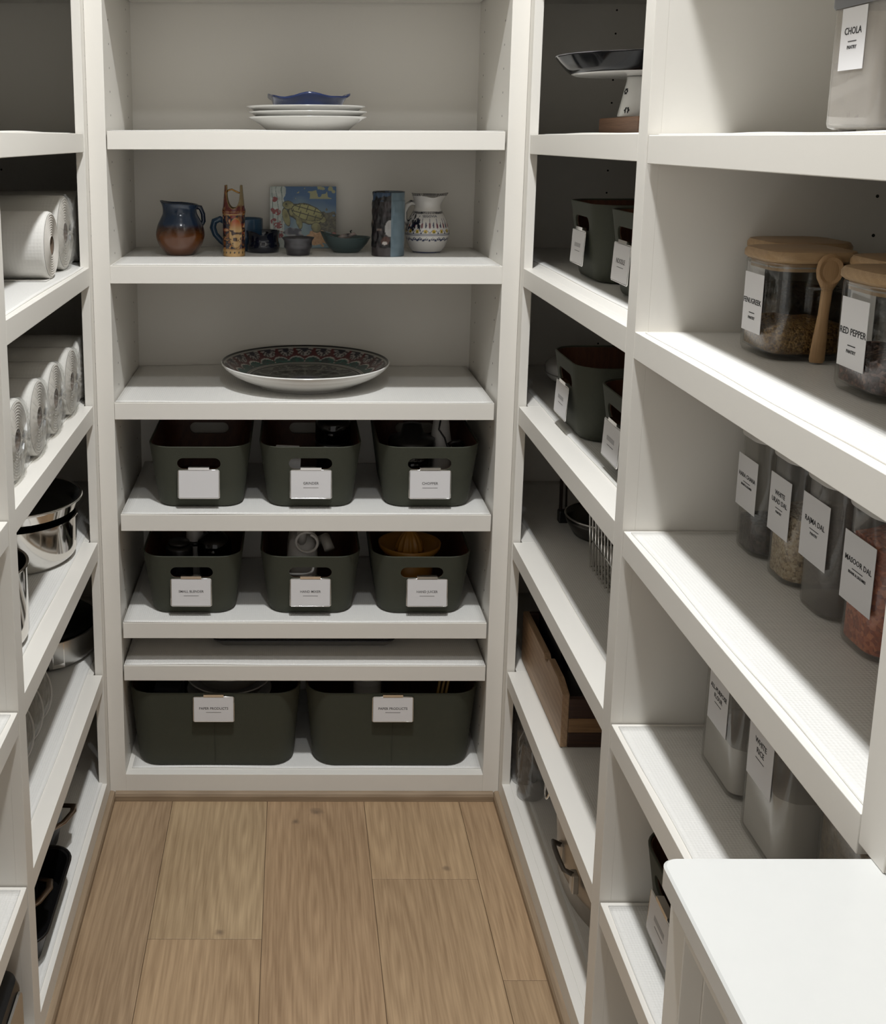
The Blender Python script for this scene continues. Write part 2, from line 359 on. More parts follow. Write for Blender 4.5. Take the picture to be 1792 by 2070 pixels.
for k, (t, bt, dx, hw) in enumerate([(2.26, 2.221, 0, 0.426), (1.93, 1.8915, 0, 0.426), (1.581, 1.542, -0.0012, 0.4265), (0.9832, 0.9443, -0.003, 0.4265), (0.72, 0.6803, 0.0015, 0.4245), (0.4545, 0.4155, 0.0, 0.4255), (0.3463, 0.308, 0.0, 0.4265)]):
    sh = box('shelf', dx - hw, dx + hw, 0.0, YB - 0.004, bt, t, WHITE, cu, bev=0.001)
    liner(sh, dx - hw + 0.002, dx + hw - 0.002, 0.002, YB - 0.012, t, 'y', k + 3)

# side units ---------------------------------------------------
def side_unit(s, label, bays, post, near, nz):
    """s = -1 left, +1 right. Both run past the corner to the far wall."""
    u = thing('shelving_unit', label, 'shelving unit')
    X = lambda x0, x1: (min(s * x0, s * x1), max(s * x0, s * x1))
    xb = 0.87
    box('back_panel', *X(xb, xb + 0.013), near[1], YB + 0.015, 0, CEIL - 0.002, WHITE, u)
    ep = box('far_side_panel', *X(XF + 0.02, xb), YB, YB + 0.014, 0, CEIL - 0.002, WHITE, u)
    holes(ep, [(s * xx - ep.location.x, -0.0072, 0.10 + k * 0.0555 - ep.location.z) for xx in (0.765, 0.545) for k in range(51)], 'y')
    box('stile', *X(XF, XF + 0.019), -0.038, 0.0, 0, CEIL - 0.002, WHITE, u)
    box('stile', *X(XF, XF + 0.019), post[1], post[0], 0, CEIL - 0.002, WHITE, u, bev=0.0003)
    box('stile', *X(XF, XF + 0.019), near[1], near[0], nz, CEIL - 0.002, WHITE, u)
    dp = box('divider_panel', *X(XF + 0.019, xb), post[1] , post[0] - 0.002, 0, CEIL - 0.002, WHITE, u, bev=0)
    holes(dp, [(s * xx - dp.location.x, -(post[0] - post[1] - 0.002) / 2 - 0.0002, 0.10 + k * 0.0555 - dp.location.z) for xx in (0.80,) for k in range(51)], 'y')
    box('near_side_panel', *X(XF + 0.019, xb), near[1], near[0] - 0.002, nz, CEIL - 0.002, WHITE, u)
    for (y0, y1) in ((post[0], -0.038), (near[0], post[1])):
        box('rail', *X(XF, XF + 0.019), y0, y1, S2[1], S2[0], WHITE, u)
        box('rail', *X(XF, XF + 0.019), y0, y1, 0.0, BT, WHITE, u)
        box('rail', *X(XF, XF + 0.019), y0, y1, 2.60, CEIL - 0.002, WHITE, u)
    k = 0
    for bay, (y0, y1) in enumerate(((post[0], YB - 0.003), (near[0], post[1]))):
        yf = y1 if bay else -0.04               # the visible front runs between the stiles
        yl = yf - 0.004 if bay else yf - 0.006
        for nm, t in (('bottom_shelf', BT), ('fixed_shelf', S2[0])):
            fx = XF + 0.019
            b_ = box(nm, *X(fx, xb - 0.001), y0, y1, t - 0.02, t, WHITE, u)
            lf = XF + (0.05 if (bay == 0 and s > 0) else 0.012)
            lx = X(lf, xb - 0.02); liner(b_, lx[0], lx[1], y0 + 0.003, (y1 - 0.012), t, '-x' if s > 0 else 'x', k + 20 * s); k += 1
        for t, bt in bays[bay]:
            # the board is notched round the far stile: front edge strip plus the board behind
            yy0, yy1 = y0 + 0.003, (yf - 0.0025)
            sh = box('shelf', *X(XF + 0.001, xb - 0.002), yy0, yy1, bt, t, WHITE, u, bev=0.001)
            if bay == 0: 
                e = box('shelf_corner', *X(XF + 0.022, xb - 0.002), yy1 + 0.0002, y1 - 0.002, bt, t, WHITE, sh); e.location = Vector(e.location) - Vector(sh.location)
            lf = XF + (0.05 if (bay == 0 and s > 0) else (0.035 if bay == 0 else 0.010))
            lx = X(lf, xb - 0.02); liner(sh, lx[0], lx[1], yy0 + 0.002, (y1 - 0.012), t, '-x' if s > 0 else 'x', k + 20 * s); k += 1
    return u
ru = side_unit(1, 'white built-in shelving unit along the right wall, two bays wide, with jars and bins',
    ([(1.93, 1.89), (1.5745, 1.5345), (0.9872, 0.9473), (0.6705, 0.6327), (0.3542, 0.3169)],
     [(1.93, 1.89), (1.5717, 1.5324), (0.988, 0.9481), (0.6709, 0.6303), (0.3561, 0.318)]), (-0.7704, -0.8108), (-1.5077, -1.548), 0.9618)
lu = side_unit(-1, 'white built-in shelving unit along the left wall with paper rolls and pots', 
    ([(1.93, 1.89), (1.5753, 1.5367), (0.9865, 0.947), (0.6692, 0.6292), (0.3444, 0.3063)],
     [(1.93, 1.89), (1.5753, 1.5367), (0.984, 0.945), (0.6618, 0.622), (0.3454, 0.3073)]), (-0.7207, -0.7618), (-1.4577, -1.498), 0.0)

# counter and base cabinet on the right -----------------------
CT = 0.9615; CY = -1.5268
ctop = link('countertop', loft([rrect(0.290 - 0.0015, 0.52, 0.012, -0.022), rrect(0.290, 0.52, 0.0125, -0.0205), rrect(0.290, 0.52, 0.0125, -0.002), rrect(0.290 - 0.002, 0.518, 0.012, 0.0)], name='countertop'), COUNTER, None, (0.288 + 0.290, CY - 0.52, CT))
fix_smooth(ctop, 20); tag(ctop, 'smooth white countertop slab in the lower right foreground', 'countertop')
cab = thing('base_cabinet', 'white open base cabinet under the countertop', 'cabinet', (0, 0, 0))
CX = 0.300; CYF = CY - 0.001; zt = CT - 0.0225
box('stile', CX, CX + 0.019, CYF - 0.035, CYF, 0.0, zt, WHITE, cab)
box('stile', CX, CX + 0.019, CYF - 0.99, CYF - 0.955, 0.0, zt, WHITE, cab)
box('rail', CX, CX + 0.019, CYF - 0.955, CYF - 0.035, zt - 0.028, zt, WHITE, cab)
box('rail', CX, CX + 0.019, CYF - 0.955, CYF - 0.035, 0.0, 0.10, WHITE, cab)
box('side_panel', CX + 0.019, 0.868, CYF - 0.036, CYF - 0.018, 0, zt, WHITE, cab)
box('side_panel', CX + 0.019, 0.868, CYF - 0.99, CYF - 0.97, 0, zt, WHITE, cab)
box('back_panel', 0.869, 0.882, CYF - 0.99, CYF - 0.0215, 0, zt, WHITE, cab)
box('shelf', CX + 0.02, 0.868, CYF - 0.969, CYF - 0.037, 0.45, 0.488, WHITE, cab)
box('bottom_shelf', CX + 0.02, 0.868, CYF - 0.969, CYF - 0.037, 0.08, 0.10, WHITE, cab)

# ------------------------------------------------------------------ ceiling lights
def recessed_light(x, y, watts, label):
    t = thing('recessed_light', label, 'ceiling light', (x, y, CEIL), group='recessed ceiling lights')
    lathe('trim_ring', [(0.062, 0.0), (0.085, 0.0), (0.085, -0.004), (0.078, -0.006), (0.064, -0.003), (0.062, 0.0)], WHITEPL, t, cap0=False, cap1=False)
    em = bpy.data.materials.get('lamp_lens')
    if not em:
        em = bpy.data.materials.new('lamp_lens'); em.use_nodes = True; p = em.node_tree.nodes['Principled BSDF']
        p.inputs['Emission Color'].default_value = (*LIGHT_COL, 1); p.inputs['Emission Strength'].default_value = 6
    lathe('lens', [(0.062, -0.0005), (0.062, -0.001), (0.001, -0.001)], em, t)
    ld = bpy.data.lights.new('lamp', 'AREA'); ld.shape = 'DISK'; ld.size = 0.12; ld.energy = watts; ld.color = LIGHT_COL; ld.spread = math.radians(150)
    lo = bpy.data.objects.new('lamp', ld); COL.objects.link(lo); lo.parent = t; lo.location = (0, 0, -0.008)
for (x, y, wt), nm in zip(LIGHTS, ('recessed ceiling light nearest the far shelving unit', 'recessed ceiling light over the middle of the aisle')):
    recessed_light(x, y, wt, nm)

# ------------------------------------------------------------------ green bins
def boolean_cut(me, cutter):
    A = bpy.data.objects.new('a', me); B = bpy.data.objects.new('b', cutter); COL.objects.link(A); COL.objects.link(B)
    md = A.modifiers.new('c', 'BOOLEAN'); md.object = B; md.operation = 'DIFFERENCE'; md.solver = 'EXACT'
    r = bpy.data.meshes.new_from_object(A.evaluated_get(bpy.context.evaluated_depsgraph_get()))
    bpy.data.objects.remove(A); bpy.data.objects.remove(B); return r
def bin_meshes(hwt, hwb, hdt, hdb, H, rt_, rb_, slot=None):
    def rr(t, off, z): return rrect(hwb + (hwt - hwb) * t - off, hdb + (hdt - hdb) * t - off, rb_ + (rt_ - rb_) * t - off, z, k=8)
    T = 0.004; K = 8
    out = [rr(0, 0.010, 0.0), rr(0.01, 0.003, 0.0025), rr(0.03, 0.0, 0.008)] + [rr(j / K, 0, H * j / K) for j in range(1, K)] + [rr(1, 0, H - 0.001), rr(1, 0.001, H), rr(1, T - 0.001, H), rr(1, T, H - 0.001)] + [rr(j / K, T, H * j / K) for j in range(K - 1, 0, -1)] + [rr(0.05, T, 0.010)]
    shell = loft(out, name='shell')
    L_ = T + 0.0004; L2 = L_ + 0.0012
    ins = [rr(0.05, L_, 0.0104)] + [rr(j / K, L_, H * j / K) for j in range(1, K)] + [rr(0.985, L_, H - 0.003), rr(0.985, L2, H - 0.003)] + [rr(j / K, L2, H * j / K) for j in range(K - 1, 0, -1)] + [rr(0.06, L2, 0.0118)]
    lin = loft(ins, name='lining')
    if slot:
        w_, h_, zc = slot; rc = h_ / 2; pts = []
        for q, cx_ in ((1, w_ / 2 - rc), (-1, -(w_ / 2 - rc))):
            for i in range(13):
                an = -PI / 2 + i * PI / 12 if q > 0 else PI / 2 + i * PI / 12
                pts.append((cx_ + rc * math.cos(an), zc + rc * math.sin(an)))
        n = len(pts); V = [(x, -0.4, z) for x, z in pts] + [(x, 0.4, z) for x, z in pts]
        F = [tuple(range(n)), tuple(range(2 * n - 1, n - 1, -1))] + [(i, i + n, (i + 1) % n + n, (i + 1) % n) for i in range(n)]
        def cutter():
            m_ = mesh('cut', V, F); bm = bmesh.new(); bm.from_mesh(m_); bmesh.ops.recalc_face_normals(bm, faces=bm.faces); bm.to_mesh(m_); bm.free(); return m_
        shell = boolean_cut(shell, cutter()); lin = boolean_cut(lin, cutter())
    shell.materials.clear(); shell.materials.append(GREEN); lin.materials.clear(); lin.materials.append(LINING)
    return shell, lin
SB = bin_meshes(0.119, 0.099, 0.165, 0.145, 0.151, 0.055, 0.045, slot=(0.100, 0.028, 0.1095))
LB = bin_meshes(0.208, 0.190, 0.180, 0.165, 0.2, 0.06, 0.055)
def label_holder(parent, text, x, ytop, ztop, w_, h_, lean, tsize, dy=0.0, under=True, tabw=0.048):
    """card in a wire holder hooked over the lower lip of the handle slot"""
    hld = bpy.data.objects.new('label_holder', None); COL.objects.link(hld); hld.parent = parent; hld.location = (x, ytop, ztop); hld.rotation_euler = (lean, 0, 0)
    hld.empty_display_size = 0.02
    box('card', -w_ / 2, w_ / 2, -0.0012, -0.0002, -h_, 0, CARD, hld, bev=0)
    fr = [(-w_ / 2 - 0.0015, 0, -h_ - 0.0015), (w_ / 2 + 0.0015, 0, -h_ - 0.0015), (w_ / 2 + 0.0015, 0, 0.0015), (-w_ / 2 - 0.0015, 0, 0.0015)]
    rs = []
    P = [Vector(p) for p in fr]; pts = []
    for i in range(4):
        A_, B_ = P[i], P[(i + 1) % 4]
        for t in (0.03, 0.35, 0.65, 0.97): pts.append(A_.lerp(B_, t))
    tube('wire_frame', pts, 0.0012, CHROME, hld, n=6, closed=True)
    V = prism('clip', [(-tabw / 2, 0.001), (tabw / 2, 0.001), (tabw / 2, 0.0075), (-tabw / 2, 0.0075)], -0.0016, 0.010, CHROME, hld)
    if text:
        lines = [] if text == '~' else text.split('\n')
        if text == '~': box('faded_print', -w_ * 0.24, w_ * 0.22, -0.0015, -0.0012, -h_ * 0.5, -h_ * 0.38, mat('faded_ink', srgb(168, 166, 166), 0.7), hld, bev=0)
        for k, ln in enumerate(lines): lettering(ln, tsize, hld, (0, -0.0014, -h_ * 0.46 + dy - k * tsize * 1.1), m=GREYINK, bold=0.00008)
        if under: box('underline', -w_ * 0.19, w_ * 0.19, -0.0015, -0.0012, -h_ * 0.62 + dy - 0.0004, -h_ * 0.62 + dy + 0.0004, GREYINK, hld, bev=0)
    return hld
def small_bin(loc, rz, label, text, cx=0.0, tsize=0.0085, lean=0.0, group='small green handled bins'):
    t = thing('storage_bin', label, 'bin', loc, rz, group)
    link('shell', SB[0], None, t); link('lining', SB[1], None, t)
    for o in t.children: fix_smooth(o, 35)
    f = (0.095) / 0.151; yf = -(0.145 + 0.02 * f) - 0.0045
    label_holder(t, text, cx, yf - 0.002, 0.0945, 0.092, 0.064, -math.radians(3) + lean, tsize)
    return t
def big_bin(loc, label, text, cx):
    t = thing('storage_bin', label, 'bin', loc, 0, 'large green bins on the bottom shelf')
    link('shell', LB[0], None, t); link('lining', LB[1], None, t)
    for o in t.children: fix_smooth(o, 35)
    label_holder(t, text, cx, -(0.165 + 0.015 * 0.98) - 0.0045, 0.192, 0.094, 0.060, -math.radians(2), 0.0085)
    prism('seam', [(-0.0006 + 0.002, 0.012), (0.0006 + 0.002, 0.012), (0.0006 + 0.002, 0.185), (-0.0006 + 0.002, 0.185)], -0.0006, 0.0004, mat('seam_thread', srgb(48, 50, 40), 0.9), t, loc=(0, -0.1655, 0), rot=(math.radians(4.6), 0, 0))
    return t
ZC4 = 0.72 + 0.0022; ZC5 = 0.4545 + 0.0022; ZB = BT + 0.0022
yc = 0.046 + 0.145
b1 = small_bin((-0.245, yc, ZC4), 0, 'empty green bin with a blank white card, upper bin row, left', '')
b2 = small_bin((0.012, yc, ZC4), 0, 'green bin with card reading GRINDER', 'GRINDER', 0.001)
b3 = small_bin((0.286, yc, ZC4), 0, 'green bin with card reading CHOPPER', 'CHOPPER', 0.001)
b4 = small_bin((-0.266, yc, ZC5), 0, 'green bin with card reading SMALL BLENDER', 'SMALL BLENDER', -0.001, 0.008)
b5 = small_bin((0.013, yc, ZC5), 0, 'green bin with card reading HAND MIXER', 'HAND MIXER', 0.0, 0.008)
b6 = small_bin((0.275, yc, ZC5), 0, 'green bin with card reading HAND JUICER', 'HAND JUICER', 0.012, 0.008)
b7 = big_bin((-0.217, 0.032 + 0.165, ZB), 'large green PAPER PRODUCTS bin, left of the two on the bottom shelf', 'PAPER PRODUCTS', 0.0)
b8 = big_bin((0.211, 0.032 + 0.165, ZB), 'large green PAPER PRODUCTS bin, right of the two on the bottom shelf', 'PAPER PRODUCTS', 0.0)
for q in (b7, b8): 
    q.children[2].location.x += -0.001
ZA2 = S2[0] + 0.0022; ZA3 = 0.9872 + 0.0022
R_ = -PI / 2
b9 = small_bin((0.556 + 0.145, -0.218, ZA2), R_, 'green bin on the right unit beside the corner, tilted card, below the cake stand', '~', 0.0, 0.010)
b10 = small_bin((0.556 + 0.145, -0.505, ZA2), R_, 'green bin with card reading NOODLE, yellow bag above it', 'NOODLE', 0.0, 0.012)
b11 = small_bin((0.532 + 0.145, -0.243, ZA3), R_, 'open green bin with small white things inside, beside the white dish', '~', 0.0, 0.009)
b12 = small_bin((0.542 + 0.145, -0.555, ZA3), R_, 'green bin half hidden by the post of the right unit, below the NOODLE bin', '~', 0.0, 0.009)
b13 = small_bin((0.535 + 0.145, -0.955, 0.3561 + 0.0022), R_, 'green bin low in the right unit, behind the countertop corner', '~', 0.0, 0.009)

# ------------------------------------------------------------------ things in the bins
def tagmesh(o, label, cat, group=None): return tag(o, label, cat, group)
DARKPL = mat('dark_plastic', srgb(26, 24, 24), 0.3)
g = thing('coffee_grinder', 'black grinder standing in the GRINDER bin', 'grinder', (0.07, yc + 0.02, ZC4 + 0.0125))
lathe('body', [(0.036, 0), (0.040, 0.006), (0.040, 0.07), (0.044, 0.078), (0.044, 0.10), (0.043, 0.102)], BLACK, g)
lathe('lid', [(0.042, 0.1022), (0.044, 0.106), (0.043, 0.15), (0.036, 0.160), (0.001, 0.163)], clear('smoke_plastic', (0.25, 0.24, 0.24), 1.5), g)
lathe('band', [(0.0446, 0.084), (0.0452, 0.086), (0.0452, 0.096), (0.0446, 0.098)], CHROME, g, cap0=False, cap1=False)
pk = thing('paper_packet', 'pale folded packet lying in the GRINDER bin', 'packet', (-0.045, yc - 0.07, ZC4 + 0.0125), 0.1)
prism('sleeve', [(-0.035, 0), (0.03, 0), (0.035, 0.105), (-0.03, 0.112)], -0.006, 0.006, WHITEPL, pk, rot=(0.12, 0, 0), bev=0.002)
prism('flap', [(-0.029, 0.1125), (0.034, 0.1055), (0.030, 0.118), (-0.024, 0.122)], -0.001, 0.001, CARD, pk, rot=(0.12, 0, 0))
g = thing('food_chopper', 'clear chopper jug with dark lid in the CHOPPER bin', 'chopper', (0.262, yc, ZC4 + 0.0125))
lathe('jug', [(0.045, 0), (0.05, 0.004), (0.055, 0.095), (0.053, 0.095), (0.048, 0.005), (0.001, 0.004)], clear('smoke_jug', (0.5, 0.48, 0.46), 1.5), g)
lathe('lid', [(0.056, 0.0952), (0.058, 0.098), (0.056, 0.115), (0.03, 0.122), (0.022, 0.15), (0.001, 0.152)], DARKPL, g)
lathe('blade_hub', [(0.008, 0.0045), (0.007, 0.08), (0.001, 0.082)], CHROME, g, n=16)
g = thing('chopper_motor', 'pale motor stick with black cord in the CHOPPER bin', 'motor', (0.335, yc + 0.02, ZC4 + 0.0125))
lathe('body', [(0.026, 0), (0.03, 0.01), (0.028, 0.09), (0.022, 0.13), (0.018, 0.165), (0.001, 0.168)], WHITEPL, g)
tube('cord', [(-0.005, -0.03, 0.166), (-0.010, -0.036, 0.14), (0.004, -0.040, 0.12), (0.010, -0.045, 0.10), (0.03, -0.05, 0.09)], 0.0022, BLACK, g)
tube('handle', [(0.010, -0.068, 0.11), (0.02, -0.07, 0.118), (0.035, -0.068, 0.118), (0.045, -0.062, 0.108)], 0.006, DARKPL, g)
# small blender
g = thing('small_blender', 'white blender body in the SMALL BLENDER bin', 'blender', (-0.275, yc + 0.03, ZC5 + 0.0125))
lathe('body', [(0.022, 0), (0.026, 0.01), (0.022, 0.10), (0.02, 0.185), (0.017, 0.188), (0.001, 0.189)], WHITEPL, g)
lathe('collar', [(0.0225, 0.096), (0.027, 0.098), (0.027, 0.106), (0.0222, 0.108)], DARKPL, g, cap0=False, cap1=False)
g = thing('blender_cup', 'smoky round blender cup beside the white blender body', 'cup', (-0.222, yc - 0.02, ZC5 + 0.0125))
lathe('cup', [(0.03, 0), (0.034, 0.005), (0.043, 0.10), (0.041, 0.125), (0.02, 0.146), (0.018, 0.146), (0.039, 0.124), (0.04, 0.10), (0.03, 0.006), (0.001, 0.005)], clear('smoke_cup', (0.35, 0.35, 0.37), 1.5), g)
lathe('knob', [(0.012, 0.146), (0.013, 0.15), (0.010, 0.157), (0.001, 0.158)], DARKPL, g)
g = thing('blender_blade_base', 'black ribbed blade base in the SMALL BLENDER bin', 'blade base', (-0.305, yc - 0.06, ZC5 + 0.0125))
lathe('base', [(0.03, 0), (0.033, 0.004), (0.033, 0.12), (0.028, 0.128), (0.001, 0.13)], BLACK, g)
lathe('cap', [(0.027, 0.1302), (0.025, 0.137), (0.001, 0.139)], DARKPL, g)
# hand mixer
g = thing('hand_mixer', 'white hand mixer with a coiled cord in the HAND MIXER bin', 'mixer', (0.005, yc + 0.01, ZC5 + 0.0125))
body = loft([rrect(0.030, 0.06, 0.02, 0.0), rrect(0.036, 0.068, 0.025, 0.02), rrect(0.038, 0.07, 0.025, 0.09), rrect(0.032, 0.06, 0.022, 0.125), rrect(0.02, 0.045, 0.015, 0.138)], name='body')
fix_smooth(link('body', body, WHITEPL, g, (-0.01, 0, 0)))
tube('handle', [(-0.012, -0.05, 0.125), (-0.012, -0.055, 0.155), (-0.012, -0.03, 0.172), (-0.012, 0.03, 0.172), (-0.012, 0.05, 0.15), (-0.012, 0.05, 0.125)], 0.012, WHITEPL, g, n=10)
tube('cord', [(0.0 + 0.026 * math.cos(t), -0.085 - 0.002 * t, 0.142 + 0.024 * math.sin(t)) for t in np.linspace(0, 7.5, 30)], 0.0035, WHITEPL, g)
tube('beater_stem', [(0.03, -0.03, 0.12), (0.045, -0.07, 0.145), (0.055, -0.095, 0.125)], 0.013, mat('grey_plastic', srgb(150, 147, 143), 0.4), g, n=12)
tube('cord_coil', [(-0.02 + 0.03 * math.cos(t) * 1.2, -0.12 + 0.006 * math.sin(t * 3), 0.09 + 0.02 * math.sin(t)) for t in np.linspace(0, 12.5, 44)], 0.003, WHITEPL, g)
# juicer
OR = mat('amber_plastic', srgb(168, 118, 46), 0.4)
g = thing('hand_juicer', 'amber citrus juicer with ribbed dome in the HAND JUICER bin', 'juicer', (0.262, yc + 0.0, ZC5 + 0.0125))
lathe('bowl', [(0.05, 0), (0.055, 0.003), (0.062, 0.08), (0.06, 0.08), (0.052, 0.006), (0.001, 0.005)], OR, g)
lathe('dish', [(0.03, 0.0805), (0.06, 0.0815), (0.076, 0.100), (0.078, 0.112), (0.075, 0.112), (0.072, 0.101), (0.055, 0.088), (0.02, 0.088)], OR, g)
n = 72; rs = []
for r_, z_ in [(0.034, 0.0885), (0.033, 0.10), (0.029, 0.115), (0.021, 0.130), (0.011, 0.141), (0.002, 0.146)]:
    rs.append([(r_ * (1 + 0.07 * math.cos(12 * 2 * PI * i / n)) * math.cos(2 * PI * i / n), r_ * (1 + 0.07 * math.cos(12 * 2 * PI * i / n)) * math.sin(2 * PI * i / n), z_) for i in range(n)])
link('reamer', loft(rs, name='reamer'), OR, g, smooth=True)
# paper products
g = thing('paper_bowl_stack', 'stack of white paper bowls inside the left PAPER PRODUCTS bin', 'bowls', (-0.19, 0.18, ZB + 0.0125))
for k in range(5):
    lathe('paper_bowl', [(0.07, 0), (0.072, 0.001), (0.105, 0.045), (0.108, 0.0455), (0.104, 0.047), (0.069, 0.003), (0.001, 0.002)], WHITEPL, g, loc=(0, 0, 0.036 * k + 0.0))
g = thing('napkin_pack', 'pack of dark napkins inside the left PAPER PRODUCTS bin', 'napkins', (-0.335, 0.17, ZB + 0.0125))
box('napkins', -0.035, 0.03, -0.08, 0.08, 0, 0.16, mat('navy_paper', srgb(30, 32, 40), 0.8), g, bev=0.004)
box('band', -0.0355, 0.0305, -0.02, 0.02, 0.0, 0.1608, mat('pale_band', srgb(120, 120, 122), 0.7), g, bev=0.001)
g = thing('paper_cup_sleeve', 'sleeve of pale paper cups inside the right PAPER PRODUCTS bin', 'cups', (0.16, 0.16, ZB + 0.0125), 0.3)
lathe('cups', [(0.03, 0), (0.034, 0.09), (0.037, 0.092), (0.037, 0.10), (0.034, 0.102), (0.036, 0.16), (0.04, 0.164), (0.001, 0.165)], WHITEPL, g)
lathe('sleeve', [(0.039, 0.02), (0.041, 0.15)], WRAP, g, cap0=False, cap1=False)
g = thing('gold_straw_bundle', 'bundle of striped gold straws inside the right PAPER PRODUCTS bin', 'straws', (0.315, 0.12, ZB + 0.0125))
for k in range(6): tube('straw', [(0.008 * (k % 3), 0.01 * (k // 3), 0.0), (0.02 + 0.010 * (k % 3) , 0.01 * (k // 3) - 0.03, 0.195 - 0.004 * k)], 0.003, mat('gold_paper', srgb(150, 120, 60), 0.4), g)
# bins on the right
g = thing('flour_bag', 'yellow bag of food standing in the NOODLE bin', 'bag', (0.640, -0.470, ZA2 + 0.0125), 0.2)
rs = [rrect(0.03 * (1 + 0.15 * math.sin(k * 1.7)), 0.06 * (1 + 0.1 * math.cos(k * 2.1)), 0.02, 0.024 * k, cx=0.004 * math.sin(k * 2.3)) for k in range(9)] + [rrect(0.008, 0.062, 0.006, 0.212), rrect(0.006, 0.066, 0.005, 0.235)]
fix_smooth(link('bag', loft(rs, name='bag'), mat('yellow_film', srgb(176, 152, 48), 0.3, bump=(30, 0.6)), g), 30)
prism('print_panel', [(-0.03, 0.1), (0.03, 0.1), (0.03, 0.16), (-0.03, 0.16)], -0.0006, 0.0006, mat('pale_print', srgb(190, 180, 160), 0.5), g, loc=(-0.038, 0, 0), rot=(0, 0, PI / 2))
g = thing('paper_packets', 'pale paper packets leaning at the front of the NOODLE bin', 'packets', (0.588, -0.445, ZA2 + 0.0125))
for k, (yy, hh, rr_) in enumerate([(-0.03, 0.19, 0.15), (0.0, 0.205, -0.1), (0.03, 0.185, 0.2)]):
    prism('packet', [(-0.022, 0), (0.022, 0), (0.020, hh), (-0.008, hh - 0.012), (-0.021, hh - 0.004)], -0.003, 0.003, mat('manila_paper', srgb(176, 160, 140), 0.7), g, loc=(0.004 * k, yy, 0), rot=(0.05 * k, 0, PI / 2 + rr_), bev=0.001)
g = thing('snack_packet', 'red and yellow packet seen through the NOODLE bin handle', 'packet', (0.572, -0.505, ZA2 + 0.0125), R_)
prism('pouch', [(-0.06, 0.0), (0.06, 0.0), (0.055, 0.118), (-0.055, 0.118)], -0.004, 0.004, mat('red_film', srgb(150, 38, 26), 0.3, var=(40, 0.5)), g, bev=0.002)
prism('print_panel', [(-0.03, 0.075), (0.0, 0.07), (0.012, 0.098), (-0.018, 0.112)], -0.0046, -0.004, mat('amber_print', srgb(196, 140, 60), 0.4), g)
g = thing('white_packet', 'small white packets lying in the open green bin', 'packet', (0.71, -0.325, ZA3 + 0.0125), 0.3)
for k in range(3): box('packet', -0.03 + 0.01 * k, 0.03 + 0.01 * k, -0.045, 0.03, 0.025 * k + 0.0, 0.024 + 0.025 * k, WHITEPL, g, bev=0.004)

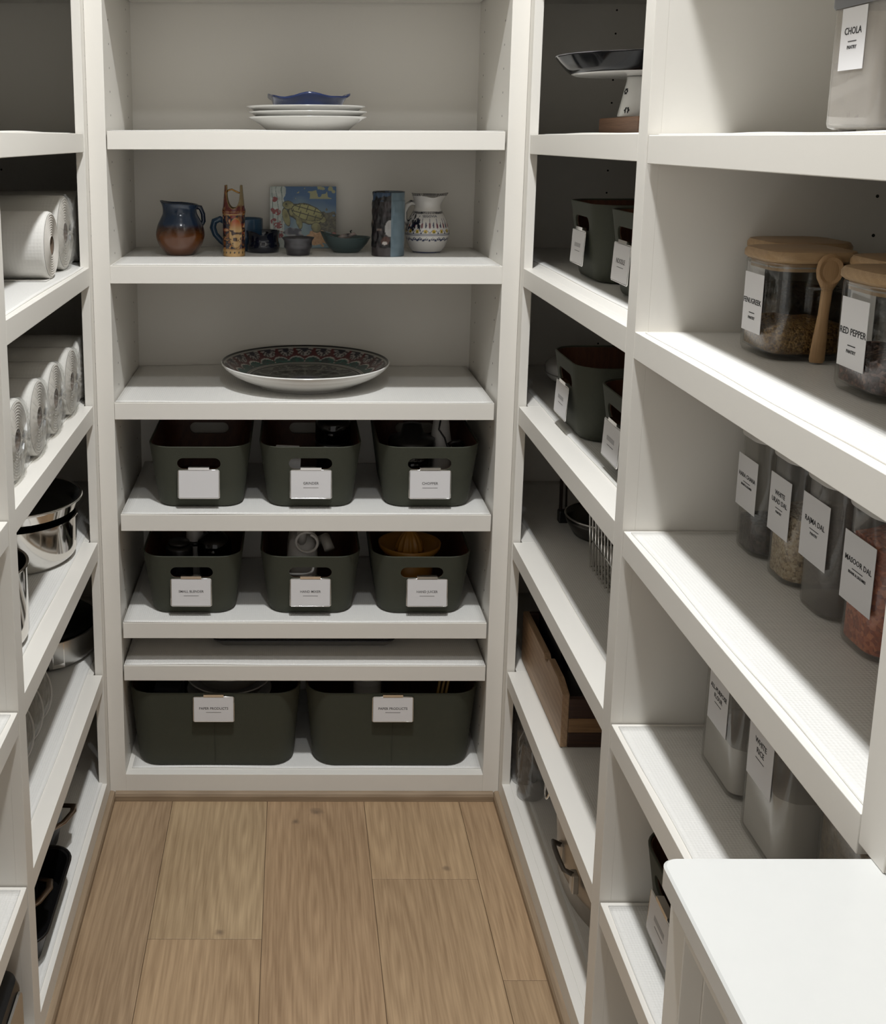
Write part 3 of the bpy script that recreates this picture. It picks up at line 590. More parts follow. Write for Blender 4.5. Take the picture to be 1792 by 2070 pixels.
# ------------------------------------------------------------------ jars with bamboo lids (right unit, near bay)
def jar(x, y, label, fill, fillmat, fname, flabel, text=None, lab=True, H=0.122, hw=0.055, sub='PANTRY', z=S2[0] + 0.0022, tx=0.0):
    t = thing('glass_jar', label, 'jar', (x, y, z), 0, 'glass jars with bamboo lids')
    r = 0.03; T = 0.0028
    gl = [rrect(hw - 0.008, hw - 0.008, r - 0.006, 0.0), rrect(hw - 0.002, hw - 0.002, r, 0.002), rrect(hw, hw, r, 0.008), rrect(hw, hw, r, H - 0.003), rrect(hw - 0.0012, hw - 0.0012, r - 0.001, H), rrect(hw - T, hw - T, r - T, H - 0.002), rrect(hw - T, hw - T, r - T, 0.010), rrect(hw - 0.01, hw - 0.01, r - 0.008, 0.006)]
    fix_smooth(link('glass', loft(gl, name='glass'), GLASS, t), 50)
    lw = hw + 0.003
    li = [rrect(lw - 0.004, lw - 0.004, r, H + 0.0006), rrect(lw, lw, r + 0.002, H + 0.004), rrect(lw, lw, r + 0.002, H + 0.010), rrect(lw - 0.003, lw - 0.003, r, H + 0.0145), rrect(lw - 0.009, lw - 0.009, r - 0.004, H + 0.0155)]
    lid = fix_smooth(link('lid', loft(li, name='lid'), BAMBOO, t), 40)
    pl = [rrect(hw - T - 0.002, hw - T - 0.002, r - T, H - 0.010), rrect(hw - T - 0.002, hw - T - 0.002, r - T, H - 0.0002)]
    fix_smooth(link('lid_plug', loft(pl, name='lid_plug'), BAMBOO, lid), 40)
    se = [rrect(hw - T - 0.0005, hw - T - 0.0005, r - T, H - 0.006), rrect(hw - T - 0.0005, hw - T - 0.0005, r - T, H - 0.004)]
    fix_smooth(link('seal', loft(se, name='seal'), clear('silicone', (0.8, 0.8, 0.78), 1.4, haze=0.3), lid), 40)
    if text:
        lb = box('label', -hw - 0.0009, -hw - 0.0004, -0.028, 0.028, H * 0.24, H * 0.86, CARD, t, bev=0)
        rt3 = (PI / 2, 0, -PI / 2)
        p0 = Vector(lb.location)
        lettering(text, 0.0104 if len(text) != 9 else 0.0096, lb, Vector((-hw - 0.0011, tx, H * 0.56)) - p0, rt3, bold=0.0001)
        box_ = box('rule', -0.0004, -0.0001, -0.008, 0.008, -0.0005, 0.0005, INK, lb, bev=0); box_.location = Vector((-hw - 0.0011, 0, H * 0.44)) - p0
        if sub: lettering(sub, 0.0052, lb, Vector((-hw - 0.0011, 0, H * 0.385)) - p0, rt3, bold=0.0001)
    if fill:
        fs = [rrect(hw - T - 0.010, hw - T - 0.010, r - 0.012, 0.0075), rrect(hw - T - 0.001, hw - T - 0.001, r - T, 0.012)]
        kk = len(fs[0])
        fs.append([(px, py, 0.0075 + fill * (1 + 0.35 * math.sin(px * 45 + 1) * math.cos(py * 38))) for px, py, _ in rrect(hw - T - 0.001, hw - T - 0.001, r - T, 0)])
        fs.append([(px * 0.5, py * 0.5, 0.0075 + fill * (1.15 + 0.3 * math.sin(px * 45 + 1) * math.cos(py * 38))) for px, py, _ in rrect(hw - T - 0.001, hw - T - 0.001, r - T, 0)])
        fs.append([(px * 0.05, py * 0.05, 0.0075 + fill * 1.2) for px, py, _ in rrect(hw - T - 0.001, hw - T - 0.001, r - T, 0)])
        f = link(fname, loft(fs, name=fname), fillmat, None, (x, y, z), smooth=True); tag(f, flabel, 'food', None, 'stuff')
    return t
SEED = speckle('fenugreek_seed', srgb(96, 68, 32), srgb(168, 132, 78), 380, c3=srgb(132, 98, 50))
FLAKE = speckle('pepper_flake', srgb(52, 30, 28), srgb(150, 116, 104), 260, c3=srgb(88, 62, 60))
ONION = speckle('dried_onion', srgb(50, 36, 22), srgb(110, 84, 52), 160)
j1 = jar(0.617, -0.984, 'glass jar labelled FENUGREEK with a wooden spoon on its side', 0.036, SEED, 'fenugreek_seeds', 'light brown fenugreek seeds inside the labelled jar', 'FENUGREEK', tx=0.001)
j2 = jar(0.668, -0.868, 'glass jar labelled ONIONS behind the FENUGREEK jar, farther along the shelf', 0.06, ONION, 'dried_onions', 'dark dried onions inside the ONIONS jar', 'ONIONS')
j3 = jar(0.630, -1.211, 'glass jar labelled RED PEPPER at the right edge of the picture', 0.040, FLAKE, 'pepper_flakes', 'dark red pepper flakes inside the labelled jar', 'RED PEPPER', tx=0.0)
j4 = jar(0.697, -1.0985, 'glass jar with bamboo lid directly behind the RED PEPPER jar', 0.07, ONION, 'dark_spice', 'dark spice inside the jar behind RED PEPPER', None)
bk = box('label', -0.0559, -0.0554, -0.028, 0.028, 0.03, 0.105, CARD, j4, bev=0)
# wooden spoon in glass loops on the near face of the fenugreek jar
SPOONW = wood('spoon_wood', srgb(178, 144, 104), srgb(150, 116, 78), axis=2, scale=3, rough=0.55)
sp = thing('wooden_spoon', 'small wooden spoon standing against the FENUGREEK jar', 'spoon', (0.6185, -1.0478, S2[0] + 0.004))
rs = []
for z_, w_, d_ in [(0.0, 0.0085, 0.0035), (0.004, 0.0098, 0.0042), (0.03, 0.0088, 0.0042), (0.06, 0.0066, 0.0042), (0.09, 0.0068, 0.0042), (0.096, 0.010, 0.004), (0.104, 0.0148, 0.0038), (0.114, 0.0168, 0.0036), (0.124, 0.0155, 0.0034), (0.131, 0.011, 0.003), (0.1345, 0.005, 0.002), (0.1352, 0.001, 0.001)]:
    rs.append([(w_ * math.cos(2 * PI * k / 20), d_ * math.sin(2 * PI * k / 20), z_) for k in range(20)])
fix_smooth(link('stem', loft(rs, name='stem'), SPOONW, sp, rot=(0, math.radians(3), 0)), 60)
rs = [[(w_ * math.cos(2 * PI * k / 20), -0.0036 - d_ , zc + h_ * math.sin(2 * PI * k / 20)) for k in range(20)] for w_, h_, d_, zc in ((0.0148, 0.0165, 0.0012, 0.1145), (0.013, 0.0148, 0.0008, 0.1145), (0.009, 0.0105, -0.0012, 0.1145), (0.002, 0.003, -0.0019, 0.1145))]
fix_smooth(link('spoon_bowl', loft(rs, False, True, name='spoon_bowl'), SPOONW, sp, rot=(0, math.radians(3), 0)), 60)
lp = [(-0.017, 0.0045, 0), (-0.014, -0.006, 0), (0, -0.0085, 0.0005), (0.014, -0.006, 0), (0.017, 0.0045, 0)]
tube('glass_loop', lp, 0.0026, GLASS, j1, loc=(0.0065, -0.0598, 0.0935))

# ------------------------------------------------------------------ tall canisters of pulses
def canister(x, y, z, hx, hy, r, H, label, text, sub, name='canister', lidm=None, fillh=0, fillmat=None, fname=None, flabel=None, lw=None, lz=(0.35, 0.75), tsz=0.012, material=None, feet=False, group='clear canisters of pulses and flour', twist=0.0, lidh=0.016):
    t = thing(name, label, 'canister', (x, y, z), twist, group); T = 0.002; z0 = 0.003 if feet else 0.0
    gl = [rrect(hx - 0.006, hy - 0.006, r - 0.004, z0), rrect(hx - 0.001, hy - 0.001, r, z0 + 0.002), rrect(hx, hy, r, z0 + 0.006), rrect(hx, hy, r, H), rrect(hx - T, hy - T, r - T, H), rrect(hx - T, hy - T, r - T, z0 + 0.006), rrect(hx - 0.008, hy - 0.008, r - 0.006, z0 + 0.004)]
    fix_smooth(link('body', loft(gl, name='body'), material or ACRYL, t), 50)
    if lidm:
        lo = 0.003
        ld = [rrect(hx + lo - 0.001, hy + lo - 0.001, r + lo, H - 0.006), rrect(hx + lo, hy + lo, r + lo, H - 0.004), rrect(hx + lo, hy + lo, r + lo, H + lidh - 0.004), rrect(hx + lo - 0.003, hy + lo - 0.003, r, H + lidh), ]
        ld = [rrect(hx + 0.0006, hy + 0.0006, r + 0.0006, H - 0.006)] + ld + [rrect(hx - 0.010, hy - 0.010, r - 0.006, H + lidh), rrect(hx - 0.012, hy - 0.012, r - 0.007, H + lidh - 0.004)]
        fix_smooth(link('lid', loft(ld, False, True, name='lid'), lidm, t), 40)
    if feet:
        for sx in (-1, 1):
            for sy in (-1, 1): lathe('foot', [(0.008, 0), (0.009, 0.0005), (0.009, 0.003)], mat('grey_rubber', srgb(110, 108, 106), 0.7), t, n=16, loc=(sx * (hx - 0.018), sy * (hy - 0.018), 0))
    if text is not None:
        lw = lw or (hy * 2 - 1.2 * r); zc0, zc1 = H * lz[0], H * lz[1]
        # the sticker follows the flat of the aisle side and a little of its rounded corners
        pts = [(-hx - 0.0006, -lw / 2), (-hx - 0.0006, lw / 2)]
        lb = box('label', -hx - 0.0010, -hx - 0.0005, -lw / 2, lw / 2, zc0, zc1, CARD, t, bev=0); p0 = Vector(lb.location); zm = (zc0 + zc1) / 2
        lines = text.split('\n'); zt_ = zm + (zc1 - zc0) * 0.12 + (len(lines) - 1) * tsz * 0.6
        rt3 = (PI / 2, 0, -PI / 2)
        for k, ln in enumerate(lines): lettering(ln, tsz, lb, Vector((-hx - 0.0012, 0, zt_ - k * tsz * 1.15)) - p0, rt3, bold=0.0001)
        zl = zt_ - (len(lines) - 1) * tsz * 1.15 - tsz * 1.0
        q = box('rule', -0.0004, -0.0001, -lw * 0.17, lw * 0.17, -0.0004, 0.0004, INK, lb, bev=0); q.location = Vector((-hx - 0.0012, 0, zl)) - p0
        if sub: lettering(sub, tsz * 0.5, lb, Vector((-hx - 0.0012, 0, zl - tsz * 0.6)) - p0, rt3, bold=0.00008)
    if fillh:
        a_ = hx - T - 0.001; b2_ = hy - T - 0.001
        fs = [rrect(a_ - 0.007, b2_ - 0.007, r - 0.007, z0 + 0.005), rrect(a_, b2_, r - T, z0 + 0.008), [(px, py, fillh * (1 + 0.04 * math.sin(px * 70 + 1) + 0.05 * math.cos(py * 80))) for px, py, _ in rrect(a_, b2_, r - T, 0)], [(px * 0.4, py * 0.4, fillh * 1.05) for px, py, _ in rrect(a_, b2_, r - T, 0)]]
        f = link(fname, loft(fs, name=fname), fillmat, None, (x, y, z), (0, 0, twist), smooth=False); fix_smooth(f, 50); tag(f, flabel, 'food', None, 'stuff')
    return t
WLID = mat('white_lid', srgb(190, 186, 180), 0.4)
Z3 = 0.988 + 0.0022
DCH = speckle('dark_chickpea', srgb(30, 25, 24), srgb(74, 62, 56), 190)
URAD = speckle('urad_dal', srgb(140, 118, 88), srgb(222, 206, 176), 330, c3=srgb(202, 180, 144))
RAJ = speckle('pale_flour', srgb(150, 146, 140), srgb(160, 156, 150), 300, bump=0.1)
MAS = speckle('masoor_dal', srgb(150, 66, 30), srgb(226, 138, 92), 210, c3=srgb(200, 104, 60))
xs = 0.613 + 0.052
canister(xs, -0.896, Z3, 0.052, 0.040, 0.024, 0.172, 'clear canister labelled HARA CHANA with dark beans, farthest of four', 'HARA CHANA', 'BEANS & LEGUMES', lidm=WLID, fillh=0.050, fillmat=DCH, fname='dark_chickpeas', flabel='dark chickpeas in the HARA CHANA canister', lw=0.064, lz=(0.36, 0.80), tsz=0.0084)
canister(xs + 0.002, -0.995, Z3, 0.052, 0.040, 0.024, 0.172, 'clear canister labelled WHITE URAD DAL, second of four', 'WHITE\nURAD DAL', 'PANTRY', lidm=WLID, fillh=0.100, fillmat=URAD, fname='urad_dal', flabel='cream white dal in the WHITE URAD DAL canister', lw=0.06, lz=(0.36, 0.82), tsz=0.0092)
canister(xs + 0.002, -1.092, Z3, 0.052, 0.042, 0.026, 0.172, 'nearly empty clear canister labelled RAJMA DAL, third of four', 'RAJMA DAL', 'PANTRY', lidm=WLID, fillh=0.0, fname='', flabel='', lw=0.068, lz=(0.36, 0.84), tsz=0.0098, material=clear('hazy_acrylic', (0.84, 0.82, 0.8), 1.45, haze=0.12, hazecol=(0.6, 0.58, 0.55)))
canister(xs + 0.002, -1.198, Z3, 0.052, 0.044, 0.026, 0.172, 'clear canister of orange lentils labelled MASOOR DAL, nearest of four', 'MASOOR DAL', 'BEANS & LEGUMES', lidm=WLID, fillh=0.140, fillmat=MAS, fname='red_lentils', flabel='orange red lentils in the MASOOR DAL canister', lw=0.068, lz=(0.30, 0.78), tsz=0.0092)
Z4 = 0.6709 + 0.0022
FLOUR = mat('flour_powder', srgb(205, 203, 199), 0.9, bump=(25, 0.3))
BEIGE = speckle('brown_grain', srgb(96, 82, 58), srgb(128, 112, 84), 240, bump=0.3)
canister(0.572 + 0.075, -0.958, Z4, 0.075, 0.060, 0.018, 0.215, 'clear square canister labelled ALL-PURPOSE FLOUR', 'ALL-PURPOSE\nFLOUR', '', lidm=WLID, fillh=0.075, fillmat=FLOUR, fname='white_flour', flabel='white flour heaped in the flour canister', lw=0.066, lz=(0.36, 0.72), tsz=0.0092)
canister(0.565 + 0.075, -1.112, Z4, 0.075, 0.058, 0.022, 0.215, 'clear square canister labelled WHITE RICE behind the countertop', 'WHITE\nRICE', '', lidm=WLID, fillh=0.10, fillmat=FLOUR, fname='white_rice', flabel='white rice in the WHITE RICE canister', lw=0.070, lz=(0.40, 0.78), tsz=0.0105)
canister(0.60 + 0.075, -1.245, Z4, 0.075, 0.058, 0.018, 0.215, 'clear canister of brown grain right of WHITE RICE', None, '', lidm=WLID, fillh=0.12, fillmat=BEIGE, fname='brown_grain', flabel='brown grain in the unlabelled canister')
canister(0.61 + 0.075, -1.378, Z4, 0.075, 0.058, 0.018, 0.215, 'clear canister of olive brown grain, nearest behind the countertop', None, '', lidm=WLID, fillh=0.13, fillmat=speckle('olive_grain', srgb(86, 74, 44), srgb(116, 102, 66), 200, bump=0.3), fname='olive_grain', flabel='olive brown grain in the canister nearest the post')
canister(0.55 + 0.07, -1.199, 1.5717 + 0.0022, 0.07, 0.049, 0.010, 0.134, 'clear canister with grey lid labelled CHOLA on the top right shelf', 'CHOLA', 'PANTRY', lidm=mat('grey_lid', srgb(104, 104, 106), 0.35), fillh=0.0, fname='', flabel='', lw=0.050, lz=(0.475, 0.945), tsz=0.0102, feet=True, lidh=0.03, material=clear('taupe_acrylic', (0.85, 0.83, 0.80), 1.45, haze=0.22, hazecol=(0.78, 0.74, 0.69)))

# ------------------------------------------------------------------ pottery on the far unit
Z1 = 1.581 + 0.002; Z2 = S2[0] + 0.002
PLATE = [(0.088, 0.0), (0.094, 0.0), (0.096, 0.003), (0.104, 0.010), (0.128, 0.0262), (0.1355, 0.0295), (0.1358, 0.0308), (0.1345, 0.0312), (0.127, 0.0285), (0.103, 0.0135), (0.095, 0.0075), (0.001, 0.0065)]
for k, (dx, lb) in enumerate([(0.0, 'bottom white dinner plate of the stack on the top shelf'), (0.0, 'middle white dinner plate of the stack on the top shelf'), (-0.004, 'top white dinner plate of the stack, under the blue dish')]):
    o = lathe('dinner_plate', PLATE, PORC, None, n=72, loc=(0.004 + dx, 0.17, Z1 + 0.0118 * k)); tag(o, lb, 'plate', 'white plates stacked on the top shelf')
# blue ruffled dish
n = 96; rs = []
def ruf(r_, z_, amp, lift):
    out = []
    for i in range(n):
        th = 2 * PI * i / n; wv_ = math.sin(3 * th + 0.6) * 0.6 + math.sin(5 * th + 1.0) * 0.4
        rr_ = r_ * (1 + amp * wv_); out.append((rr_ * math.cos(th), rr_ * 0.8 * math.sin(th), z_ + lift * (math.sin(4 * th + 1.2) * 0.7 + math.sin(7 * th) * 0.3)))
    return out
rs = [ruf(0.068, 0, 0, 0), ruf(0.072, 0.002, 0, 0), ruf(0.080, 0.028, 0.02, 0.001), ruf(0.085, 0.038, 0.06, 0.004), ruf(0.0925, 0.043, 0.08, 0.006), ruf(0.0925, 0.0475, 0.08, 0.006), ruf(0.084, 0.0455, 0.06, 0.005), ruf(0.077, 0.032, 0.02, 0.001), ruf(0.068, 0.006, 0, 0), ruf(0.005, 0.005, 0, 0)]
d = link('ruffled_dish', loft(rs, name='ruffled_dish'), mat('cobalt_glaze', srgb(26, 40, 78), 0.14, coat=0.4, var=(30, 0.35)), None, (0.003, 0.168, Z1 + 0.0236 + 0.0078), smooth=True)
tag(d, 'dark blue dish with ruffled rim on top of the white plates', 'dish')

# brown and blue jug
def spun(name, prof, m, parent, n=72, deform=None, loc=(0, 0, 0), sub=3):
    P = []
    for (r0, z0), (r1, z1) in zip(prof[:-1], prof[1:]):
        for k in range(sub): t = k / sub; P.append((r0 + (r1 - r0) * t, z0 + (z1 - z0) * t))
    P.append(prof[-1]); rs = []
    for r_, z_ in P:
        rg = []
        for i in range(n):
            th = 2 * PI * i / n; q = (max(r_, 0.0003) * math.cos(th), max(r_, 0.0003) * math.sin(th), z_)
            rg.append(deform(q, th, r_) if deform else q)
        rs.append(rg)
    return link(name, loft(rs, True, True, name), m, parent, loc, smooth=True)
def smooth_prof(pts, k=6):
    """Catmull-Rom through profile points"""
    out = []
    for i in range(len(pts) - 1):
        p0, p1, p2, p3 = pts[max(i - 1, 0)], pts[i], pts[i + 1], pts[min(i + 2, len(pts) - 1)]
        for j in range(k):
            t = j / k
            out.append(tuple(0.5 * ((2 * p1[a_]) + (-p0[a_] + p2[a_]) * t + (2 * p0[a_] - 5 * p1[a_] + 4 * p2[a_] - p3[a_]) * t * t + (-p0[a_] + 3 * p1[a_] - 3 * p2[a_] + p3[a_]) * t ** 3) for a_ in (0, 1)))
    return out + [pts[-1]]
jg = thing('stoneware_jug', 'round jug with blue neck and brown belly', 'jug', (-0.297, 0.184 + 0.034, Z2))
out = smooth_prof([(0.030, 0.0), (0.036, 0.004), (0.050, 0.022), (0.0575, 0.045), (0.054, 0.068), (0.046, 0.086), (0.0405, 0.098), (0.0395, 0.110), (0.043, 0.1195)])
prof = out + [(0.0435, 0.122), (0.0415, 0.122), (0.0375, 0.110), (0.038, 0.098), (0.040, 0.088), (0.05, 0.068), (0.05, 0.03), (0.001, 0.01)]
def spout(q, th, r_):
    x, y, z = q; w_ = math.exp(-((abs(th - PI)) / 0.75) ** 2) * max(0, (z - 0.095) / 0.03)
    return (x - 0.004 * w_, y * (1 - 0.10 * w_), z + 0.007 * w_ - 0.004 * max(0, (z - 0.11) / 0.013) * max(0, math.cos(th)))
o = spun('body', prof, PAINTED, jg, deform=spout, sub=1)
def jugpaint(p):
    z = p[:, 2] + 0.004 * vnoise(p, 60); C = mixc(L3(96, 62, 44)[None], L3(92, 50, 16)[None], np.clip((z - 0.018) / 0.012, 0, 1))
    C = mixc(C, L3(46, 26, 14)[None], np.clip((z - 0.048) / 0.016, 0, 1) * 0.9); C = mixc(C, L3(26, 44, 66)[None], np.clip((z - 0.066) / 0.010, 0, 1))
    return mixc(C, L3(44, 60, 82)[None], np.clip((vnoise(p, 45, 3) - 0.5) * 2, 0, 1) * (z > 0.075) * 0.6)
colour(o, jugpaint)
tube('handle', [(0.030, 0.012, 0.113), (0.047, 0.016, 0.110), (0.053, 0.018, 0.095), (0.054, 0.018, 0.078), (0.047, 0.015, 0.066)], [0.006, 0.006, 0.0055, 0.0055, 0.006], mat('navy_glaze', srgb(22, 34, 54), 0.15, coat=0.4), jg, n=12)
# blue mug behind the bucket vase
mg = thing('blue_mug', 'plain blue mug with a big handle behind the tall patterned vase', 'mug', (-0.150, 0.330, Z2))
BLUEG = mat('slate_blue_glaze', srgb(44, 76, 104), 0.22, coat=0.3, var=(25, 0.15))
lathe('body', [(0.040, 0), (0.046, 0.003), (0.047, 0.04), (0.046, 0.076), (0.0455, 0.078), (0.0435, 0.077), (0.044, 0.04), (0.043, 0.006), (0.001, 0.005)], BLUEG, mg)
tube('handle', [(-0.044, 0, 0.068), (-0.060, 0, 0.076), (-0.074, 0, 0.070), (-0.078, 0, 0.055), (-0.072, 0, 0.038), (-0.058, 0, 0.022), (-0.044, 0, 0.012)], [0.006, 0.0065, 0.007, 0.0068, 0.0062, 0.0058, 0.006], BLUEG, mg, n=12, flat=1.2)
# tall painted bucket vase with two prongs and a bar handle
vs_ = thing('bucket_vase', 'tall slim red and gold painted vase with two prongs and bar handle', 'vase', (-0.168, 0.164 + 0.027, Z2))
n = 120; m_ = 110; H = 0.166; V = []; F = []
def vr(z):
    t = z / H; return 0.0262 if t < 0.58 else 0.0262 + 0.0014 * math.sin(min(1, (t - 0.58) / 0.1) * PI) - 0.005 * max(0, (t - 0.66) / 0.34) ** 0.8
def vtop(th):
    c_ = abs(math.cos(th)); x = c_                    # prongs at left and right
    return 0.165 if c_ > 0.78 else 0.112 + (0.165 - 0.112) * max(0.0, 1 - math.sqrt(max(0, 1 - (c_ / 0.78) ** 2.2)))
for side, off in ((0, 0.0), (1, -0.0022)):
    for j in range(m_ + 1):
        for i in range(n):
            th = 2 * PI * i / n; zt_ = vtop(th); z = (0.0 if side == 0 else 0.004) + (zt_ - (0 if side == 0 else 0.004)) * j / m_; r_ = vr(z) + off
            V.append((r_ * math.cos(th), r_ * math.sin(th), z))
K = (m_ + 1) * n
for side in (0, 1):
    for j in range(m_):
        for i in range(n):
            q = (side * K + j * n + i, side * K + j * n + (i + 1) % n, side * K + (j + 1) * n + (i + 1) % n, side * K + (j + 1) * n + i); F.append(q if side == 0 else q[::-1])
for i in range(n): F.append((m_ * n + i, m_ * n + (i + 1) % n, K + m_ * n + (i + 1) % n, K + m_ * n + i))
F.append(tuple(range(n - 1, -1, -1))); F.append(tuple(K + i for i in range(n)))
o = link('body', mesh('body', V, F), PAINTED, vs_, smooth=True)
def vasepaint(p):
    th = np.arctan2(p[:, 1], p[:, 0]); z = p[:, 2]; u = (th + PI / 2) * 0.026; GOLD = L3(138, 104, 56)[None]; N_ = len(p)
    q = np.stack([u, z], 1); nz = vnoise(q, 140, 1); nz2 = vnoise(q, 300, 5)
    C = np.repeat(L3(30, 26, 34)[None], N_, 0)                                     # navy ground with flowers
    fl_ = (nz > 0.62); C[fl_] = L3(104, 40, 28); C[(nz > 0.76)] = L3(160, 126, 92); C[(nz < 0.22)] = L3(104, 64, 36); C[nz2 > 0.84] = L3(150, 112, 60)
    up_ = z > 0.098; C[up_] = mixc(L3(84, 24, 18)[None].repeat(up_.sum(), 0), GOLD.repeat(up_.sum(), 0), np.clip((nz[up_] - 0.64) * 5, 0, 1) * 0.7)
    md = ((u - 0.006) / 0.0155) ** 2 + ((z - 0.055) / 0.034) ** 2                   # gold-rimmed landscape panel
    C[md < 1.12] = GOLD; inn = md < 0.95
    pan = mixc(L3(172, 140, 94)[None].repeat(N_, 0), L3(150, 72, 38)[None].repeat(N_, 0), np.clip((z - 0.062) / 0.02, 0, 1))
    fig = (nz > 0.55) & (z > 0.036) & (z < 0.062); pan[fig] = L3(58, 42, 36); pan[(nz2 > 0.72) & (z < 0.04)] = L3(70, 56, 44)
    C[inn] = pan[inn]
    bd = z < 0.017; C[bd] = L3(160, 126, 76); C[bd & (z > 0.006) & (z < 0.013) & (np.sin(u * 600) * np.cos((z - 0.0095) * 420) > 0.55)] = L3(34, 28, 24)
    C[(np.abs(z - 0.017) < 0.0012) | (np.abs(z - 0.098) < 0.0018)] = GOLD; C[(np.abs(z - 0.104) < 0.0008)] = GOLD
    inside = np.hypot(p[:, 0], p[:, 1]) < np.array([vr(zz) for zz in z]) - 0.0012; C[inside] = L3(150, 138, 112)
    tp = np.array([vtop(t) for t in th]); C[(tp - z) < 0.0016] = GOLD
    right = (p[:, 0] > 0.010) & (z > 0.118); C[right] = L3(126, 110, 78)
    return C
colour(o, vasepaint)
tube('bar_handle', [(-0.0185, 0, 0.147), (-0.012, 0, 0.153), (-0.004, 0, 0.155), (0.006, 0, 0.150), (0.013, 0, 0.147), (0.019, 0, 0.149)], 0.0022, mat('gold_glaze', srgb(156, 116, 60), 0.2, 0.6), vs_, n=10)
# navy lipped bowl, small grey bowl
nb = spun('lipped_bowl', smooth_prof([(0.034, 0), (0.038, 0.003), (0.041, 0.016), (0.038, 0.028), (0.0385, 0.042), (0.0405, 0.051)]) + [(0.040, 0.0525), (0.0375, 0.051), (0.0355, 0.040), (0.036, 0.02), (0.03, 0.008), (0.001, 0.006)], mat('midnight_glaze', srgb(16, 20, 34), 0.12, coat=0.5), None,
    deform=lambda q, th, r_: (q[0], q[1] - 0.006 * math.exp(-((th - 3 * PI / 2) / 0.35) ** 2) * max(0, (q[2] - 0.03) / 0.02), q[2] - 0.008 * math.exp(-((th - 3 * PI / 2) / 0.4) ** 2) * max(0, (q[2] - 0.03) / 0.022)), loc=(-0.102, 0.242 + 0.036, Z2), sub=1)
tag(nb, 'dark navy lipped bowl between patterned vase and small grey bowl', 'bowl')
gb = lathe('small_bowl', [(0.0265, 0), (0.0275, 0.001), (0.0285, 0.008), (0.0295, 0.014), (0.0335, 0.019), (0.0325, 0.0265), (0.0335, 0.034), (0.0385, 0.0405), (0.038, 0.0415), (0.0355, 0.041), (0.031, 0.034), (0.030, 0.02), (0.025, 0.006), (0.001, 0.005)], mat('charcoal_glaze', srgb(56, 54, 58), 0.3, coat=0.2, var=(90, 0.3)), None, n=56, loc=(-0.017, 0.188 + 0.027, Z2))
tag(gb, 'small dark grey bowl with flared rim at the front of the shelf', 'bowl')
# painted turtle tile leaning on the back panel
TW, TH = 0.166, 0.154; gx, gy = 190, 176; V = []; F = []
for j in range(gy + 1):
    for i in range(gx + 1): V.append((-TW / 2 + TW * i / gx, -0.004, TH * j / gy))
for j in range(gy):
    for i in range(gx): a_ = j * (gx + 1) + i; F.append((a_, a_ + 1, a_ + gx + 2, a_ + gx + 1))
nb_ = len(V); V += [(-TW / 2, 0.004, 0), (TW / 2, 0.004, 0), (TW / 2, 0.004, TH), (-TW / 2, 0.004, TH)]
c0, c1, c2_, c3_ = 0, gx, gy * (gx + 1) + gx, gy * (gx + 1)
F += [(nb_ + 1, nb_, nb_ + 3, nb_ + 2), (c0, nb_, nb_ + 1, c1), (c1, nb_ + 1, nb_ + 2, c2_), (c2_, nb_ + 2, nb_ + 3, c3_), (c3_, nb_ + 3, nb_, c0)]
tl = link('painted_tile', mesh('painted_tile', V, F), PRINTED, None, (-0.004, 0.360, Z2 + 0.0012), (math.radians(-10), 0, 0))
